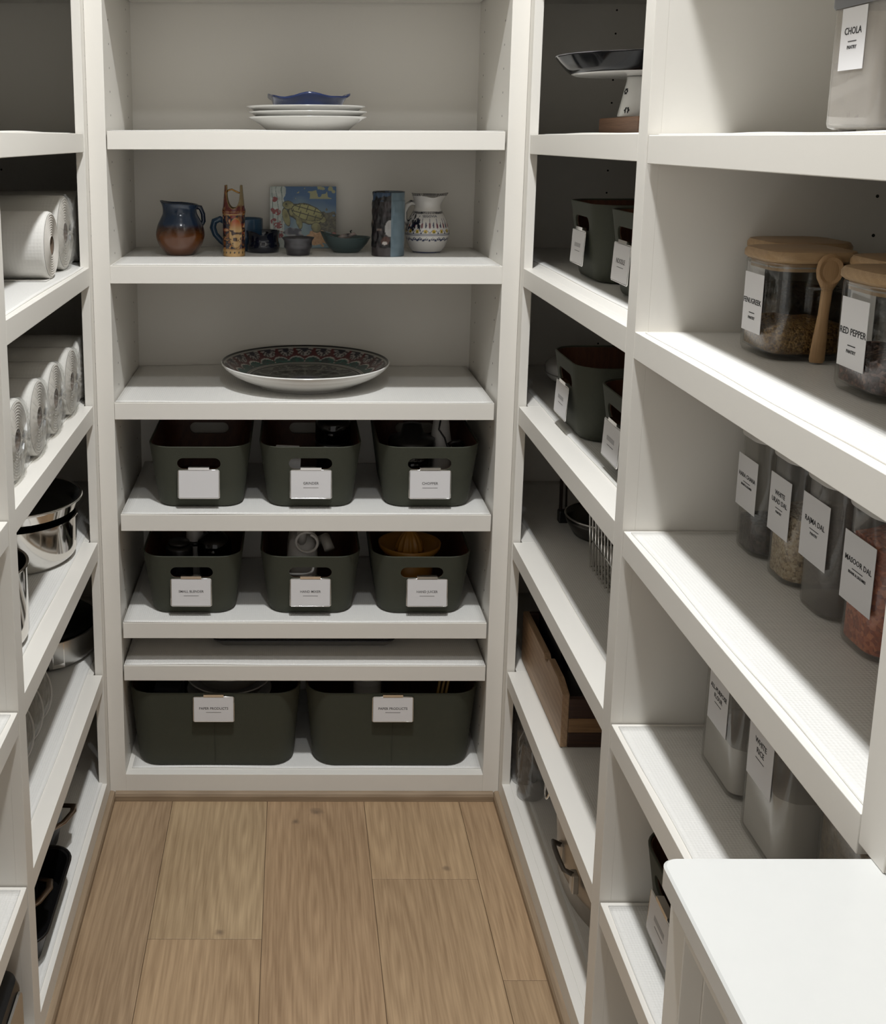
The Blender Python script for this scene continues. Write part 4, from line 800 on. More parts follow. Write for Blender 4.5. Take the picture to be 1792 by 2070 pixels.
def turtle(p):
    u = (p[:, 0] / TW + 0.5); v = p[:, 2] / TH; N_ = len(p); q = np.stack([u, v], 1)
    n1 = vnoise(q, 6, 1); n2 = vnoise(q, 18, 2); n3 = vnoise(q, 45, 3)
    C = mixc(L3(120, 150, 160)[None].repeat(N_, 0), L3(44, 92, 138)[None].repeat(N_, 0), np.clip((v - 0.3) / 0.5 + (n1 - 0.5) * 0.8 + (u - 0.5) * 0.3, 0, 1))
    sun = ((v > 0.80) & (u > 0.38) & (n2 > 0.58) & (v - 0.80 < (u - 0.3) * 0.9)); C[sun] = L3(150, 150, 104)
    lf = u + 0.05 * (n2 - 0.5) < 0.22; C[lf] = mixc(L3(150, 164, 160)[None].repeat(lf.sum(), 0), L3(190, 196, 190)[None].repeat(lf.sum(), 0), n2[lf])
    C[lf & (np.abs(np.sin(u * 42 + n1 * 3)) < 0.2) & (v > 0.3)] = L3(88, 112, 104)
    def blob(cx, cy, rx, ry, rot=0.0, j=0.0):
        ca, sa = math.cos(rot), math.sin(rot); dx, dy = u - cx, v - cy
        return ((dx * ca + dy * sa) / rx) ** 2 + ((-dx * sa + dy * ca) / ry) ** 2 + j * (n2 - 0.5)
    for cx, cy, s_ in ((0.06, 0.78, 0.05), (0.09, 0.60, 0.07), (0.13, 0.36, 0.08), (0.05, 0.42, 0.07), (0.15, 0.22, 0.06)):
        bb = blob(cx, cy, s_, s_, 0, 1.6) < 0.8; C[bb & (n3 > 0.35)] = L3(138, 44, 44)
    rock = blob(0.86, 0.40, 0.22, 0.22, 0, 1.6) < 1; C[rock] = mixc(L3(50, 56, 44)[None].repeat(rock.sum(), 0), L3(112, 104, 78)[None].repeat(rock.sum(), 0), n3[rock])
    org = blob(0.72, 0.17, 0.16, 0.15, 0, 1.2) < 1; C[org] = mixc(L3(178, 128, 74)[None].repeat(org.sum(), 0), L3(206, 160, 106)[None].repeat(org.sum(), 0), n3[org])
    C[(blob(0.93, 0.14, 0.10, 0.10, 0, 1.5) < 0.9)] = L3(150, 74, 62)
    ray = (blob(0.36, 0.24, 0.15, 0.085, -0.2, 0.8) < 1); C[ray] = mixc(L3(62, 66, 82)[None].repeat(ray.sum(), 0), L3(150, 152, 156)[None].repeat(ray.sum(), 0), np.clip((n2[ray] - 0.35) * 2.5, 0, 1))
    SK = L3(146, 142, 84); DK = L3(58, 58, 36)
    for (cx, cy, rx, ry, ro) in ((0.545, 0.555, 0.28, 0.155, -0.30), (0.275, 0.70, 0.085, 0.068, -0.25), (0.245, 0.50, 0.05, 0.15, 0.25), (0.44, 0.43, 0.045, 0.12, 0.2), (0.70, 0.33, 0.075, 0.085, 0.4), (0.80, 0.46, 0.05, 0.05, 0)):
        bb = blob(cx, cy, rx, ry, ro, 0.25); ins = bb < 1; C[ins] = mixc(SK[None].repeat(ins.sum(), 0), L3(112, 108, 58)[None].repeat(ins.sum(), 0), np.clip((n2[ins] - 0.35) * 2.4, 0, 1)); C[(bb > 0.86) & (bb < 1.06)] = DK
    sh_ = blob(0.565, 0.575, 0.245, 0.12, -0.30); ss = sh_ < 1; C[ss] = mixc(L3(158, 154, 88)[None].repeat(ss.sum(), 0), L3(108, 106, 50)[None].repeat(ss.sum(), 0), np.clip((n1[ss] - 0.3) * 2, 0, 1))
    ca, sa = math.cos(-0.30), math.sin(-0.30); X_ = (u - 0.565) * ca + (v - 0.575) * sa; Y_ = -(u - 0.565) * sa + (v - 0.575) * ca
    C[ss & ((np.abs(np.abs(Y_ - 0.01) - 0.045) < 0.007) | (np.abs(np.mod(X_ + 0.02 * np.sign(Y_) + 0.06, 0.12) - 0.06) < 0.006))] = DK
    C[(sh_ > 0.94) & (sh_ < 1.05)] = DK
    C[blob(0.245, 0.715, 0.014, 0.014) < 1] = L3(24, 24, 20)
    g_ = C.mean(1, keepdims=True); return (C * 0.76 + g_ * 0.24) * 1.25
colour(tl, turtle); tag(tl, 'square painted tile of a sea turtle leaning on the back panel', 'picture')
# grey green glass boat dish
gd = spun('glass_dish', [(0.026, 0), (0.030, 0.001), (0.040, 0.010), (0.050, 0.022), (0.058, 0.036), (0.0585, 0.0375), (0.0555, 0.0375), (0.047, 0.023), (0.036, 0.010), (0.001, 0.005)], clear('sea_glass', (0.50, 0.58, 0.58), 1.5, haze=0.55, hazecol=(0.10, 0.145, 0.145)), None,
    deform=lambda q, th, r_: (q[0] * 1.0 - 0.006 * (q[2] / 0.037) * max(0, -math.cos(th)), q[1] * 0.8, q[2] + 0.014 * (q[2] / 0.0375) ** 2 * max(0, -math.cos(th)) ** 2), loc=(0.101, 0.245 + 0.030, Z2), sub=3)
tag(gd, 'grey green glass dish left of the dark cylinder vase', 'dish')
bd_ = thing('bird_figurine', 'small white and black bird figure lying in the glass dish', 'figurine', (0.098, 0.275, Z2 + 0.030))
rs = [[(cx + 0, rr_ * math.cos(2 * PI * k / 16), zc + rr_ * 0.8 * math.sin(2 * PI * k / 16)) for k in range(16)] for cx, rr_, zc in ((-0.026, 0.001, 0.004), (-0.020, 0.005, 0.005), (-0.008, 0.008, 0.007), (0.006, 0.0085, 0.009), (0.016, 0.006, 0.012), (0.022, 0.005, 0.014), (0.028, 0.001, 0.012))]
o = link('body', loft(rs, name='body'), PAINTED, bd_, smooth=True); colour(o, lambda p: np.where((p[:, :1] < -0.012) | ((np.abs(p[:, :1] - 0.008) < 0.005) & (p[:, 2:] > 0.008)), L3(40, 42, 46)[None], L3(176, 160, 156)[None]))
tube('crest', [(0.014, 0, 0.017), (0.012, 0, 0.021), (0.016, 0, 0.023)], 0.0016, DARKPL, bd_)
tube('tail', [(-0.026, 0, 0.004), (-0.036, 0, 0.008), (-0.042, 0, 0.010)], [0.003, 0.004, 0.001], mat('rust_glaze', srgb(120, 40, 36), 0.3), bd_)
# dark cylinder vase, right part pale blue grey
bv = thing('cylinder_vase', 'dark rough cylinder vase with a pale blue grey right side', 'vase', (0.196, 0.170 + 0.036, Z2))
n = 120; m_ = 90; V = []; F = []
for j in range(m_ + 1):
    for i in range(n):
        th = 2 * PI * i / n; z = 0.149 * j / m_; r_ = 0.0385 - 0.0012 * (j > 78) + (0.0008 * math.sin(th * 9 + z * 160) + 0.0006 * math.sin(th * 17 - z * 90)) * (math.cos(th) < 0.25) * (z > 0.02)
        V.append((r_ * math.cos(th), r_ * math.sin(th), z))
K = len(V)
for j in range(m_ + 1):
    for i in range(n): th = 2 * PI * i / n; V.append((0.034 * math.cos(th), 0.034 * math.sin(th), 0.006 + 0.143 * j / m_))
for s_ in (0, 1):
    for j in range(m_):
        for i in range(n):
            q = (s_ * K + j * n + i, s_ * K + j * n + (i + 1) % n, s_ * K + (j + 1) * n + (i + 1) % n, s_ * K + (j + 1) * n + i); F.append(q if s_ == 0 else q[::-1])
for i in range(n): F.append((m_ * n + i, m_ * n + (i + 1) % n, K + m_ * n + (i + 1) % n, K + m_ * n + i))
F.append(tuple(range(n - 1, -1, -1))); F.append(tuple(K + i for i in range(n)))
o = link('body', mesh('body', V, F), mat('painted_stoneware', (0.5, 0.5, 0.5, 1), 0.28, attr=True), bv, smooth=True)
def cylpaint(p):
    th = np.arctan2(p[:, 1], p[:, 0]); z = p[:, 2]; x = p[:, 0]; nz = vnoise(p, 110, 4); N_ = len(p)
    C = mixc(L3(22, 20, 22)[None].repeat(N_, 0), L3(52, 46, 48)[None].repeat(N_, 0), np.clip((nz - 0.45) * 3, 0, 1))
    C[(z > 0.128) & (nz > 0.55)] = L3(52, 70, 92); C[z < 0.020] = L3(58, 52, 52)
    C[(z > 0.06) & (z < 0.085) & (nz > 0.72)] = L3(96, 84, 78)
    C[((x - 0.000) / 0.011) ** 2 + ((z - 0.066) / 0.019) ** 2 < 1] = L3(150, 148, 146)
    C[((x + 0.010) / 0.010) ** 2 + ((z - 0.036) / 0.010) ** 2 < 0.6 + nz] = L3(70, 44, 36); C[((x + 0.011) / 0.006) ** 2 + ((z - 0.032) / 0.004) ** 2 < 1] = L3(176, 170, 164)
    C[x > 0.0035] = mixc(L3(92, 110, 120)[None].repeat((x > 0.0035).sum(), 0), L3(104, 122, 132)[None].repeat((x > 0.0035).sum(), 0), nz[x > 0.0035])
    return C
colour(o, cylpaint)
lathe('rim', [(0.0375, 0.1492), (0.0380, 0.1502), (0.0345, 0.1502), (0.0342, 0.1492)], mat('dark_rim', srgb(30, 30, 36), 0.3), bv, cap0=False, cap1=False)
# white jug with blue pattern
wj = thing('painted_jug', 'white jug painted with blue scrolls and small flowers', 'jug', (0.296, 0.236 + 0.034, Z2))
out = smooth_prof([(0.032, 0.0), (0.034, 0.002), (0.045, 0.018), (0.0535, 0.042), (0.053, 0.058), (0.046, 0.080), (0.036, 0.099), (0.0315, 0.111), (0.033, 0.124), (0.038, 0.136), (0.0395, 0.139)], 10)
prof = out + [(0.0385, 0.1405), (0.0365, 0.138), (0.0305, 0.122), (0.029, 0.111), (0.034, 0.098), (0.049, 0.06), (0.045, 0.02), (0.001, 0.008)]
def spout2(q, th, r_):
    x, y, z = q; k_ = max(0, (z - 0.115) / 0.025); w_ = math.exp(-(min(th, 2 * PI - th) / 0.45) ** 2) * k_; f_ = math.exp(-((th - 4.9) / 0.5) ** 2) * k_
    return (x + 0.010 * w_, y * (1 - 0.2 * w_) - 0.003 * f_, z + 0.004 * w_ - 0.006 * f_ + 0.004 * k_ * math.exp(-((th - PI) / 0.6) ** 2))
o = spun('body', prof, PAINTED, wj, n=220, deform=spout2, sub=1)
def jug2(p):
    th = np.arctan2(p[:, 1], p[:, 0]) + PI / 2; z = p[:, 2]; N_ = len(p); r_ = np.hypot(p[:, 0], p[:, 1]); s_ = th * 0.05
    C = np.repeat(L3(206, 203, 199)[None], N_, 0); BL = L3(34, 44, 78); BK = L3(26, 28, 40)
    C[np.abs(z - 0.0035) < 0.0016] = BL
    C[np.abs(z - (0.0315 + 0.0042 * np.abs(np.sin(s_ * 215)) )) < 0.0011] = BL; C[np.abs(z - (0.040 - 0.0045 * np.abs(np.cos(s_ * 215)))) < 0.0009] = BL
    C[(np.abs(z - 0.0455) < 0.0010) | (np.abs(z - 0.0488) < 0.0007)] = BL
    fx = np.mod(s_, 0.0190) - 0.0095; arc = fx ** 2 + ((z - 0.0500) * 1.1) ** 2
    C[(np.abs(np.sqrt(arc) - 0.0088) < 0.0006) & (z > 0.05)] = BL; C[((fx) / 0.0042) ** 2 + ((z - 0.0545) / 0.0042) ** 2 < 1] = L3(190, 158, 54); C[((fx) / 0.0020) ** 2 + ((z - 0.0535) / 0.0024) ** 2 < 1] = L3(92, 92, 40)
    tx_ = np.mod(s_ + 0.0046, 0.0092) - 0.0046; par = np.mod(np.floor((s_ + 0.0046) / 0.0092), 2)
    tree = (np.abs(tx_) < 0.0030 * np.clip((0.082 - z) / 0.018, 0, 1)) & (z > 0.063) & (z < 0.082) & (np.mod(z * 420 + np.abs(tx_) * 300, 1) < 0.55)
    C[tree & (par > 0.5)] = BL; C[tree & (par < 0.5)] = L3(136, 50, 44); C[(np.abs(tx_) < 0.0004) & (z > 0.061) & (z < 0.086)] = BL
    ch = np.mod(s_, 0.0056) - 0.0028; C[(ch / 0.0026) ** 2 + ((z - 0.0985) / 0.0030) ** 2 < 1] = BK; C[((ch - 0.0002) / 0.0008) ** 2 + ((z - 0.0985) / 0.0010) ** 2 < 1] = L3(206, 203, 199)
    left = (p[:, 0] < -0.022) & (z > 0.055) & (z < 0.095) & (vnoise(p, 190, 7) > 0.52); C[left] = BK
    C[(z > 0.1375) & (np.sin(s_ * 1500) > -0.3)] = BK
    return C
colour(o, jug2)
lettering('SEGOVIA', 0.0085, wj, (0.0, -0.0437, 0.0905), (math.radians(68), 0, 0), m=mat('jug_ink', srgb(52, 54, 70), 0.5), bold=0.0001)
o = tube('handle', [(-0.029, 0, 0.118), (-0.040, 0, 0.121), (-0.050, -0.002, 0.114), (-0.056, -0.003, 0.098), (-0.055, -0.003, 0.080), (-0.046, 0, 0.066)], [0.006, 0.0065, 0.0065, 0.006, 0.006, 0.006], PAINTED, wj, n=14)
colour(o, lambda p: np.where((vnoise(p, 130, 2)[:, None] > 0.58), L3(28, 30, 42)[None], L3(200, 197, 192)[None]))

# ------------------------------------------------------------------ platter
PR = 0.2025
pl = thing('painted_platter', 'large round white platter with dark painted floral inside', 'platter', (0.001, 0.057 + 0.145, 0.9832 + 0.002))
lathe('underside', smooth_prof([(0.110, 0.002), (0.116, 0.0), (0.122, 0.0005), (0.126, 0.004), (0.150, 0.014), (0.178, 0.028), (0.196, 0.042), (PR, 0.0505), (PR + 0.0003, 0.0525), (PR - 0.0016, 0.0540)], 5), PORC, pl, n=96, cap1=False)
nr, na = 84, 300; V = []; F = []
ip = smooth_prof([(0.002, 0.0075), (0.06, 0.0085), (0.11, 0.012), (0.150, 0.0225), (0.180, 0.037), (PR - 0.0016, 0.0540)], 17)
ip = ip[::1]
for r_, z_ in ip: V += [(r_ * math.cos(2 * PI * i / na), r_ * math.sin(2 * PI * i / na), z_) for i in range(na)]
for j in range(len(ip) - 1):
    for i in range(na): F.append((j * na + i, (j + 1) * na + i, (j + 1) * na + (i + 1) % na, j * na + (i + 1) % na))
F.append(tuple(range(na)))
o = link('painted_face', mesh('painted_face', [tuple(v) for v in V], [tuple(reversed(f)) for f in F]), PAINTED, pl, smooth=True)
def platter(p):
    r_ = np.hypot(p[:, 0], p[:, 1]) / PR; th = np.arctan2(p[:, 1], p[:, 0]); N_ = len(p)
    q = np.stack([p[:, 0], p[:, 1]], 1); nz = vnoise(q, 120, 1); n2 = vnoise(q, 260, 2)
    WH = L3(176, 174, 166); DK = L3(24, 24, 24)
    C = np.repeat(DK[None], N_, 0)
    inn = r_ < 0.66; sw = np.abs(np.sin(th * 4 + 5 * np.sin(r_ * 16))) ; vein = (np.abs(np.sin(th * 8) * np.cos(r_ * 22) - 0.2 * np.sin(th * 16)) < 0.22) | (n2 > 0.72)
    C[inn] = np.where(vein[inn][:, None], L3(112, 114, 104)[None], L3(34, 38, 34)[None])
    pet = inn & (r_ > 0.2) & (np.abs(r_ - (0.40 + 0.16 * np.cos(th * 8))) < 0.016); C[pet] = L3(16, 16, 16)
    C[r_ < 0.19] = L3(112, 112, 118); C[r_ < 0.12] = L3(58, 58, 84)
    C[(np.abs(r_ - 0.195) < 0.008) | (np.abs(r_ - 0.655) < 0.006)] = DK; C[(np.abs(r_ - 0.675) < 0.008) | (np.abs(r_ - 0.70) < 0.006)] = WH
    m_ = 24; ph = np.mod(th * m_ / (2 * PI), 1) - 0.5
    sc = 0.725 + 0.095 * np.sqrt(np.clip(1 - (ph * 2.05) ** 2, 0, 1))           # teal scallops
    te = (r_ > 0.71) & (r_ < sc); C[te] = mixc(L3(24, 92, 80)[None].repeat(te.sum(), 0), L3(22, 44, 50)[None].repeat(te.sum(), 0), nz[te])
    C[(r_ > 0.71) & (np.abs(r_ - sc - 0.010) < 0.012)] = WH
    ou = (r_ > sc + 0.022) & (r_ < 0.955) & (r_ > 0.74); C[ou] = L3(84, 24, 28)
    ph2 = np.mod(th * m_ / (2 * PI) + 0.5, 1) - 0.5                             # white petal fans between the scallops
    fan = ou & (np.hypot(ph2 * 0.26, r_ - 0.945) < 0.105); C[fan] = np.where((np.sin(np.arctan2(ph2 * 0.26, 0.95 - r_) * 15) > -0.1)[fan][:, None], L3(156, 150, 146)[None], L3(26, 22, 30)[None])
    C[ou & (np.hypot(ph2 * 0.26, r_ - 0.945) < 0.045)] = L3(24, 22, 40)
    C[(r_ > 0.955)] = DK; C[np.abs(r_ - 0.965) < 0.006] = WH * 0.7
    return C
colour(o, platter)

# ------------------------------------------------------------------ baking trays
def tray(loc, hw, hd, label):
    rs = [rrect(hw - 0.020, hd - 0.020, 0.012, 0.0), rrect(hw - 0.016, hd - 0.016, 0.015, 0.001), rrect(hw - 0.006, hd - 0.006, 0.02, 0.017), rrect(hw, hd, 0.024, 0.0185), rrect(hw, hd, 0.024, 0.0205), rrect(hw - 0.006, hd - 0.006, 0.02, 0.0195), rrect(hw - 0.017, hd - 0.017, 0.015, 0.003), rrect(hw - 0.020, hd - 0.020, 0.012, 0.0022)]
    t = thing('baking_tray', label, 'tray', loc, 0, 'baking trays')
    fix_smooth(link('pan', loft(rs, name='pan'), mat('grey_enamel', srgb(150, 148, 145), 0.35), t), 45)
    fix_smooth(link('dark_lining', loft([rrect(hw - 0.0085, hd - 0.0085, 0.02, 0.0188), rrect(hw - 0.0185, hd - 0.0185, 0.014, 0.0036), rrect(hw - 0.021, hd - 0.021, 0.012, 0.0030)], False, True, name='dark_lining'), NONSTICK, t), 45)
    tube('rolled_rim', [(p[0] * 1.0, p[1], 0.0195) for p in rrect(hw, hd, 0.024, 0)], 0.0022, mat('dark_tray_rim', srgb(60, 60, 62), 0.3), t, n=6, closed=True)
tray((-0.001, 0.235, 0.3463 + 0.0022), 0.222, 0.152, 'lower grey baking tray on the narrow shelf')
tray((-0.001, 0.236, 0.3463 + 0.0022 + 0.0075), 0.224, 0.154, 'upper grey baking tray nested in the lower one')

# ------------------------------------------------------------------ right unit, far bay
ZS1 = 1.5745 + 0.0022
WALNUT = wood('walnut', srgb(158, 122, 96), srgb(104, 74, 58), axis=1, scale=2.2, rough=0.45, ring=9)
WALNUTD = wood('dark_walnut', srgb(70, 44, 30), srgb(40, 24, 17), axis=0, scale=2.2, rough=0.5)
CRATEW = wood('crate_wood', srgb(182, 152, 120), srgb(128, 100, 76), axis=1, scale=2.2, rough=0.5)
ACACIA = wood('acacia', srgb(150, 116, 80), srgb(104, 74, 48), axis=0, scale=2.0, rough=0.5)
o = box('wooden_block', 0.600, 0.735, -0.345, -0.085, ZS1, ZS1 + 0.031, WALNUT, None, bev=0.003); tag(o, 'walnut block under the cake stand', 'wood block')
ck = thing('cake_stand', 'black cake stand on a white foot painted with flowers', 'cake stand', (0.648, -0.205, ZS1 + 0.0315))
lathe('pedestal', [(0.044, 0), (0.045, 0.002), (0.030, 0.070), (0.0305, 0.076), (0.001, 0.0765)], PORC, ck, n=64)
lathe('plate', [(0.02, 0.0768), (0.128, 0.0785), (0.135, 0.081), (0.136, 0.082), (0.02, 0.084)], PORC, ck, n=96)
rs = []
for r_, z_ in [(0.137, 0.0815), (0.1465, 0.090), (0.158, 0.1025), (0.1655, 0.1125), (0.1668, 0.1145), (0.1655, 0.1152), (0.157, 0.108), (0.145, 0.098), (0.001, 0.094)]:
    rs.append([(r_ * (1 + 0.006 * math.cos(16 * 2 * PI * k / 128) * (r_ > 0.14)) * math.cos(2 * PI * k / 128), r_ * (1 + 0.006 * math.cos(16 * 2 * PI * k / 128) * (r_ > 0.14)) * math.sin(2 * PI * k / 128), z_) for k in range(128)])
link('black_dish', loft(rs, name='black_dish'), mat('black_gloss', srgb(9, 10, 14), 0.14, spec=0.3), ck, smooth=True)
tube('pale_rim', [(0.1662 * math.cos(2 * PI * k / 96), 0.1662 * math.sin(2 * PI * k / 96), 0.1150) for k in range(96)], 0.0009, mat('grey_glaze', srgb(110, 108, 112), 0.3), ck, n=6, closed=True)
def flower(parent, ang, z):
    r_ = 0.0447 - (0.015) * z / 0.070; V = []; F = []
    for k in range(6):
        cx, cz = 0.0042 * math.cos(2 * PI * k / 6), 0.0042 * math.sin(2 * PI * k / 6); b0 = len(V)
        for i in range(10): V.append((cx + 0.0025 * math.cos(2 * PI * i / 10), 0, cz + 0.0025 * math.sin(2 * PI * i / 10)))
        F.append(tuple(b0 + i for i in range(10)))
    o = link('flower_motif', mesh('flower_motif', [(x, -0.0006, z_) for x, _, z_ in V], F), INK, parent, (r_ * math.cos(ang), r_ * math.sin(ang), z), (-math.radians(12), 0, ang + PI / 2))
    return o
for ang, z in ((-1.72, 0.042), (-2.55, 0.012), (-1.15, 0.014), (-0.6, 0.045), (-2.9, 0.048)): flower(ck, ang, z)
# white lidded dish behind the bin
wd = thing('white_dish', 'white round covered dish in the dark corner of the right unit', 'dish', (0.665, 0.13, ZA3))
lathe('dish', [(0.045, 0), (0.05, 0.002), (0.052, 0.010), (0.088, 0.022), (0.098, 0.036), (0.095, 0.037), (0.05, 0.014), (0.001, 0.012)], PORC, wd)
lathe('cover', [(0.094, 0.0372), (0.0985, 0.040), (0.098, 0.056), (0.090, 0.064), (0.03, 0.069), (0.001, 0.07)], PORC, wd)
# shelf with pan, utensil and wire rack
ZA4 = 0.6705 + 0.0022
ut = thing('upright_utensil', 'dark upright utensil with black square foot in the corner', 'utensil', (0.612, 0.085, ZA4))
box('foot', -0.011, 0.011, -0.011, 0.011, 0, 0.03, BLACK, ut, bev=0.003)
prism('shaft', [(-0.009, 0.03), (0.009, 0.03), (0.004, 0.20), (-0.010, 0.20)], -0.006, 0.006, mat('dark_bronze', (0.06, 0.045, 0.035, 1), 0.3, 0.8), ut, bev=0.002)
prism('inlay', [(-0.003, 0.035), (0.003, 0.035), (0.0, 0.19), (-0.005, 0.19)], -0.0068, -0.0062, BRUSHED, ut)
sk = thing('dark_pan', 'round dark pan with shiny rim behind the wire rack', 'pan', (0.700, 0.005, ZA4))
lathe('body', [(0.075, 0), (0.082, 0.002), (0.098, 0.030), (0.101, 0.045), (0.098, 0.046), (0.094, 0.031), (0.078, 0.005), (0.001, 0.004)], mat('dark_steel', (0.10, 0.095, 0.09, 1), 0.25, 1.0), sk, n=72)
tube('rim', [(0.1005 * math.cos(2 * PI * k / 72), 0.1005 * math.sin(2 * PI * k / 72), 0.0462) for k in range(72)], 0.0022, CHROME, sk, n=8, closed=True)
tube('handle', [(-0.02, 0.098, 0.04), (-0.02, 0.125, 0.05), (0.02, 0.125, 0.05), (0.02, 0.098, 0.04)], 0.004, CHROME, sk)
rk = thing('wire_rack', 'tall chrome wire basket standing on the shelf beside the post', 'wire rack', (0.0, 0.0, ZA4 + 0.003))
x0, x1, y0, y1 = 0.600, 0.80, -0.60, -0.205
for k in range(19):
    y = y0 + (y1 - y0) * k / 18
    tube('upright_wire', [(x0 - 0.012, y, 0.20), (x0, y, 0.004), (x1, y, 0.004), (x1 + 0.012, y, 0.20)], 0.0022, CHROME, rk, n=6)
for z, xx, r_ in ((0.20, x0 - 0.012, 0.0035), (0.135, x0 - 0.008, 0.002), (0.07, x0 - 0.004, 0.002)):
    tube('rail_wire', [(xx, y0, z), (xx, y1 - 0.01, z), (xx + 0.012, y1, z), (x1 + (x0 - xx) - 0.012, y1 , z), (x1 + (x0 - xx), y1 - 0.01, z), (x1 + (x0 - xx), y0, z)], r_, CHROME, rk, n=6)
for k in range(14):
    x = x0 + (x1 - x0) * (k + 1) / 15; tube('floor_wire', [(x, y0, 0.002), (x, y1, 0.002)], 0.0016, CHROME, rk, n=6)
for k in range(4):
    x = x0 + 0.01 + (x1 - x0) * k / 4; tube('end_wire', [(x, y1, 0.004), (x, y1 + 0.006, 0.20)], 0.002, CHROME, rk, n=6)
# walnut crate with dishes
ZA5 = 0.3542 + 0.0022
cr = thing('wooden_crate', 'walnut crate with a notched side on the right unit', 'crate', (0, 0, ZA5))
def yprism(name, pts, x0, x1, m, parent, bev=0.0015):
    o = prism(name, pts, x0, x1, m, parent, bev=bev)
    for v in o.data.vertices: v.co = (v.co.y, v.co.x, v.co.z)
    bm = bmesh.new(); bm.from_mesh(o.data); bmesh.ops.recalc_face_normals(bm, faces=bm.faces); bm.to_mesh(o.data); bm.free(); return o
yprism('side_board', [(-0.362, 0), (0.02, 0), (0.02, 0.120), (-0.195, 0.122), (-0.205, 0.114), (-0.225, 0.116), (-0.235, 0.130), (-0.315, 0.130), (-0.362, 0.117)], 0.514, 0.528, CRATEW, cr)
yprism('side_board', [(-0.362, 0), (0.02, 0), (0.02, 0.120), (-0.315, 0.130), (-0.362, 0.117)], 0.742, 0.756, CRATEW, cr)
box('end_board', 0.5285, 0.7415, -0.362, -0.349, 0, 0.032, WALNUTD, cr, bev=0.001)
box('end_board', 0.5285, 0.7415, -0.362, -0.349, 0.0325, 0.063, ACACIA, cr, bev=0.001)
box('end_board', 0.5285, 0.7415, -0.362, -0.349, 0.0635, 0.106, WALNUTD, cr, bev=0.001)
box('end_board', 0.5285, 0.7415, 0.007, 0.02, 0, 0.119, WALNUTD, cr, bev=0.001)
box('base_board', 0.5285, 0.7415, -0.3485, 0.0065, 0.0, 0.008, WALNUTD, cr, bev=0.001)
tp = thing('black_tray', 'black tray with bright edge standing in the walnut crate', 'tray', (0.545, -0.125, ZA5 + 0.0085))
yprism('panel', [(-0.10, 0), (0.10, 0), (0.11, 0.20), (-0.03, 0.215), (-0.105, 0.17)], -0.003, 0.003, BLACK, tp, 0.001)
tube('bright_edge', [(-0.0, -0.105, 0.172), (0, -0.028, 0.217), (0, 0.112, 0.202)], 0.0018, CHROME, tp)
for k, (yy, xx) in enumerate(((-0.19, 0.60), (-0.27, 0.61))):
    gw = thing('glass_tumbler', ('clear ribbed glass at the back of the walnut crate', 'clear ribbed glass at the near end of the walnut crate')[k], 'glass', (xx, yy, ZA5 + 0.0085), 0, 'glasses in the crate')
    n = 48; rs = []
    for r_, z_ in [(0.026, 0), (0.028, 0.002), (0.036, 0.135), (0.0345, 0.135), (0.027, 0.01), (0.001, 0.008)]:
        rs.append([(r_ * (1 + 0.02 * math.cos(16 * 2 * PI * i / n)) * math.cos(2 * PI * i / n), r_ * (1 + 0.02 * math.cos(16 * 2 * PI * i / n)) * math.sin(2 * PI * i / n), z_) for i in range(n)])
    link('glass', loft(rs, name='glass'), clear('pale_glass', (0.86, 0.87, 0.86), 1.5, haze=0.12), gw, smooth=True)
    tube('rim', [(0.0355 * math.cos(2 * PI * k2 / 32), 0.0355 * math.sin(2 * PI * k2 / 32), 0.135) for k2 in range(32)], 0.0009, clear('rim_glass', (0.8, 0.8, 0.8), 1.6, haze=0.4), gw, n=6, closed=True)
wb = lathe('white_bowl', [(0.03, 0), (0.033, 0.002), (0.062, 0.05), (0.06, 0.05), (0.03, 0.006), (0.001, 0.005)], PORC, None, loc=(0.675, -0.255, ZA5 + 0.0085)); tag(wb, 'small white bowl inside the walnut crate', 'bowl')
# bottom shelf: bottles and galvanised tub
ZA6 = BT + 0.0022
PETM = clear('clear_pet', (0.90, 0.90, 0.90), 1.8, rough=0.05, haze=0.06, hazecol=(0.5, 0.5, 0.5))
BOT = [(0.026, 0.0), (0.031, 0.004), (0.032, 0.02), (0.030, 0.028), (0.032, 0.036), (0.030, 0.044), (0.032, 0.052), (0.030, 0.060), (0.032, 0.068), (0.032, 0.110), (0.030, 0.118), (0.032, 0.126), (0.031, 0.140), (0.020, 0.165), (0.013, 0.178), (0.013, 0.19)]
k = 0
for bx_, by_ in ((0.525, -0.085), (0.59, -0.085), (0.525, -0.020), (0.59, -0.020)):
    t = thing('water_bottle', ('front left clear plastic bottle beside the corner post, bottom shelf', 'front right clear plastic bottle beside the galvanised tub', 'back left clear plastic bottle on the bottom shelf', 'back right clear plastic bottle on the bottom shelf')[k], 'bottle', (bx_, by_, ZA6), 0, 'clear bottles on the bottom shelf'); k += 1
    lathe('bottle', BOT, PETM, t, n=32)
    lathe('cap', [(0.0145, 0.180), (0.015, 0.181), (0.015, 0.194), (0.001, 0.195)], WHITEPL, t, n=24)
GALV = mat('galvanised_steel', (0.42, 0.38, 0.33, 1), 0.42, 0.7, var=(14, 0.45), bump=(20, 0.15))
tb = thing('galvanised_tub', 'oval galvanised metal tub with ring handle on the bottom shelf', 'tub', (0.690, -0.395, ZA6))
def oval(a_, b_, z, n=96): return [(b_ * math.cos(2 * PI * i / n), a_ * math.sin(2 * PI * i / n), z) for i in range(n)]
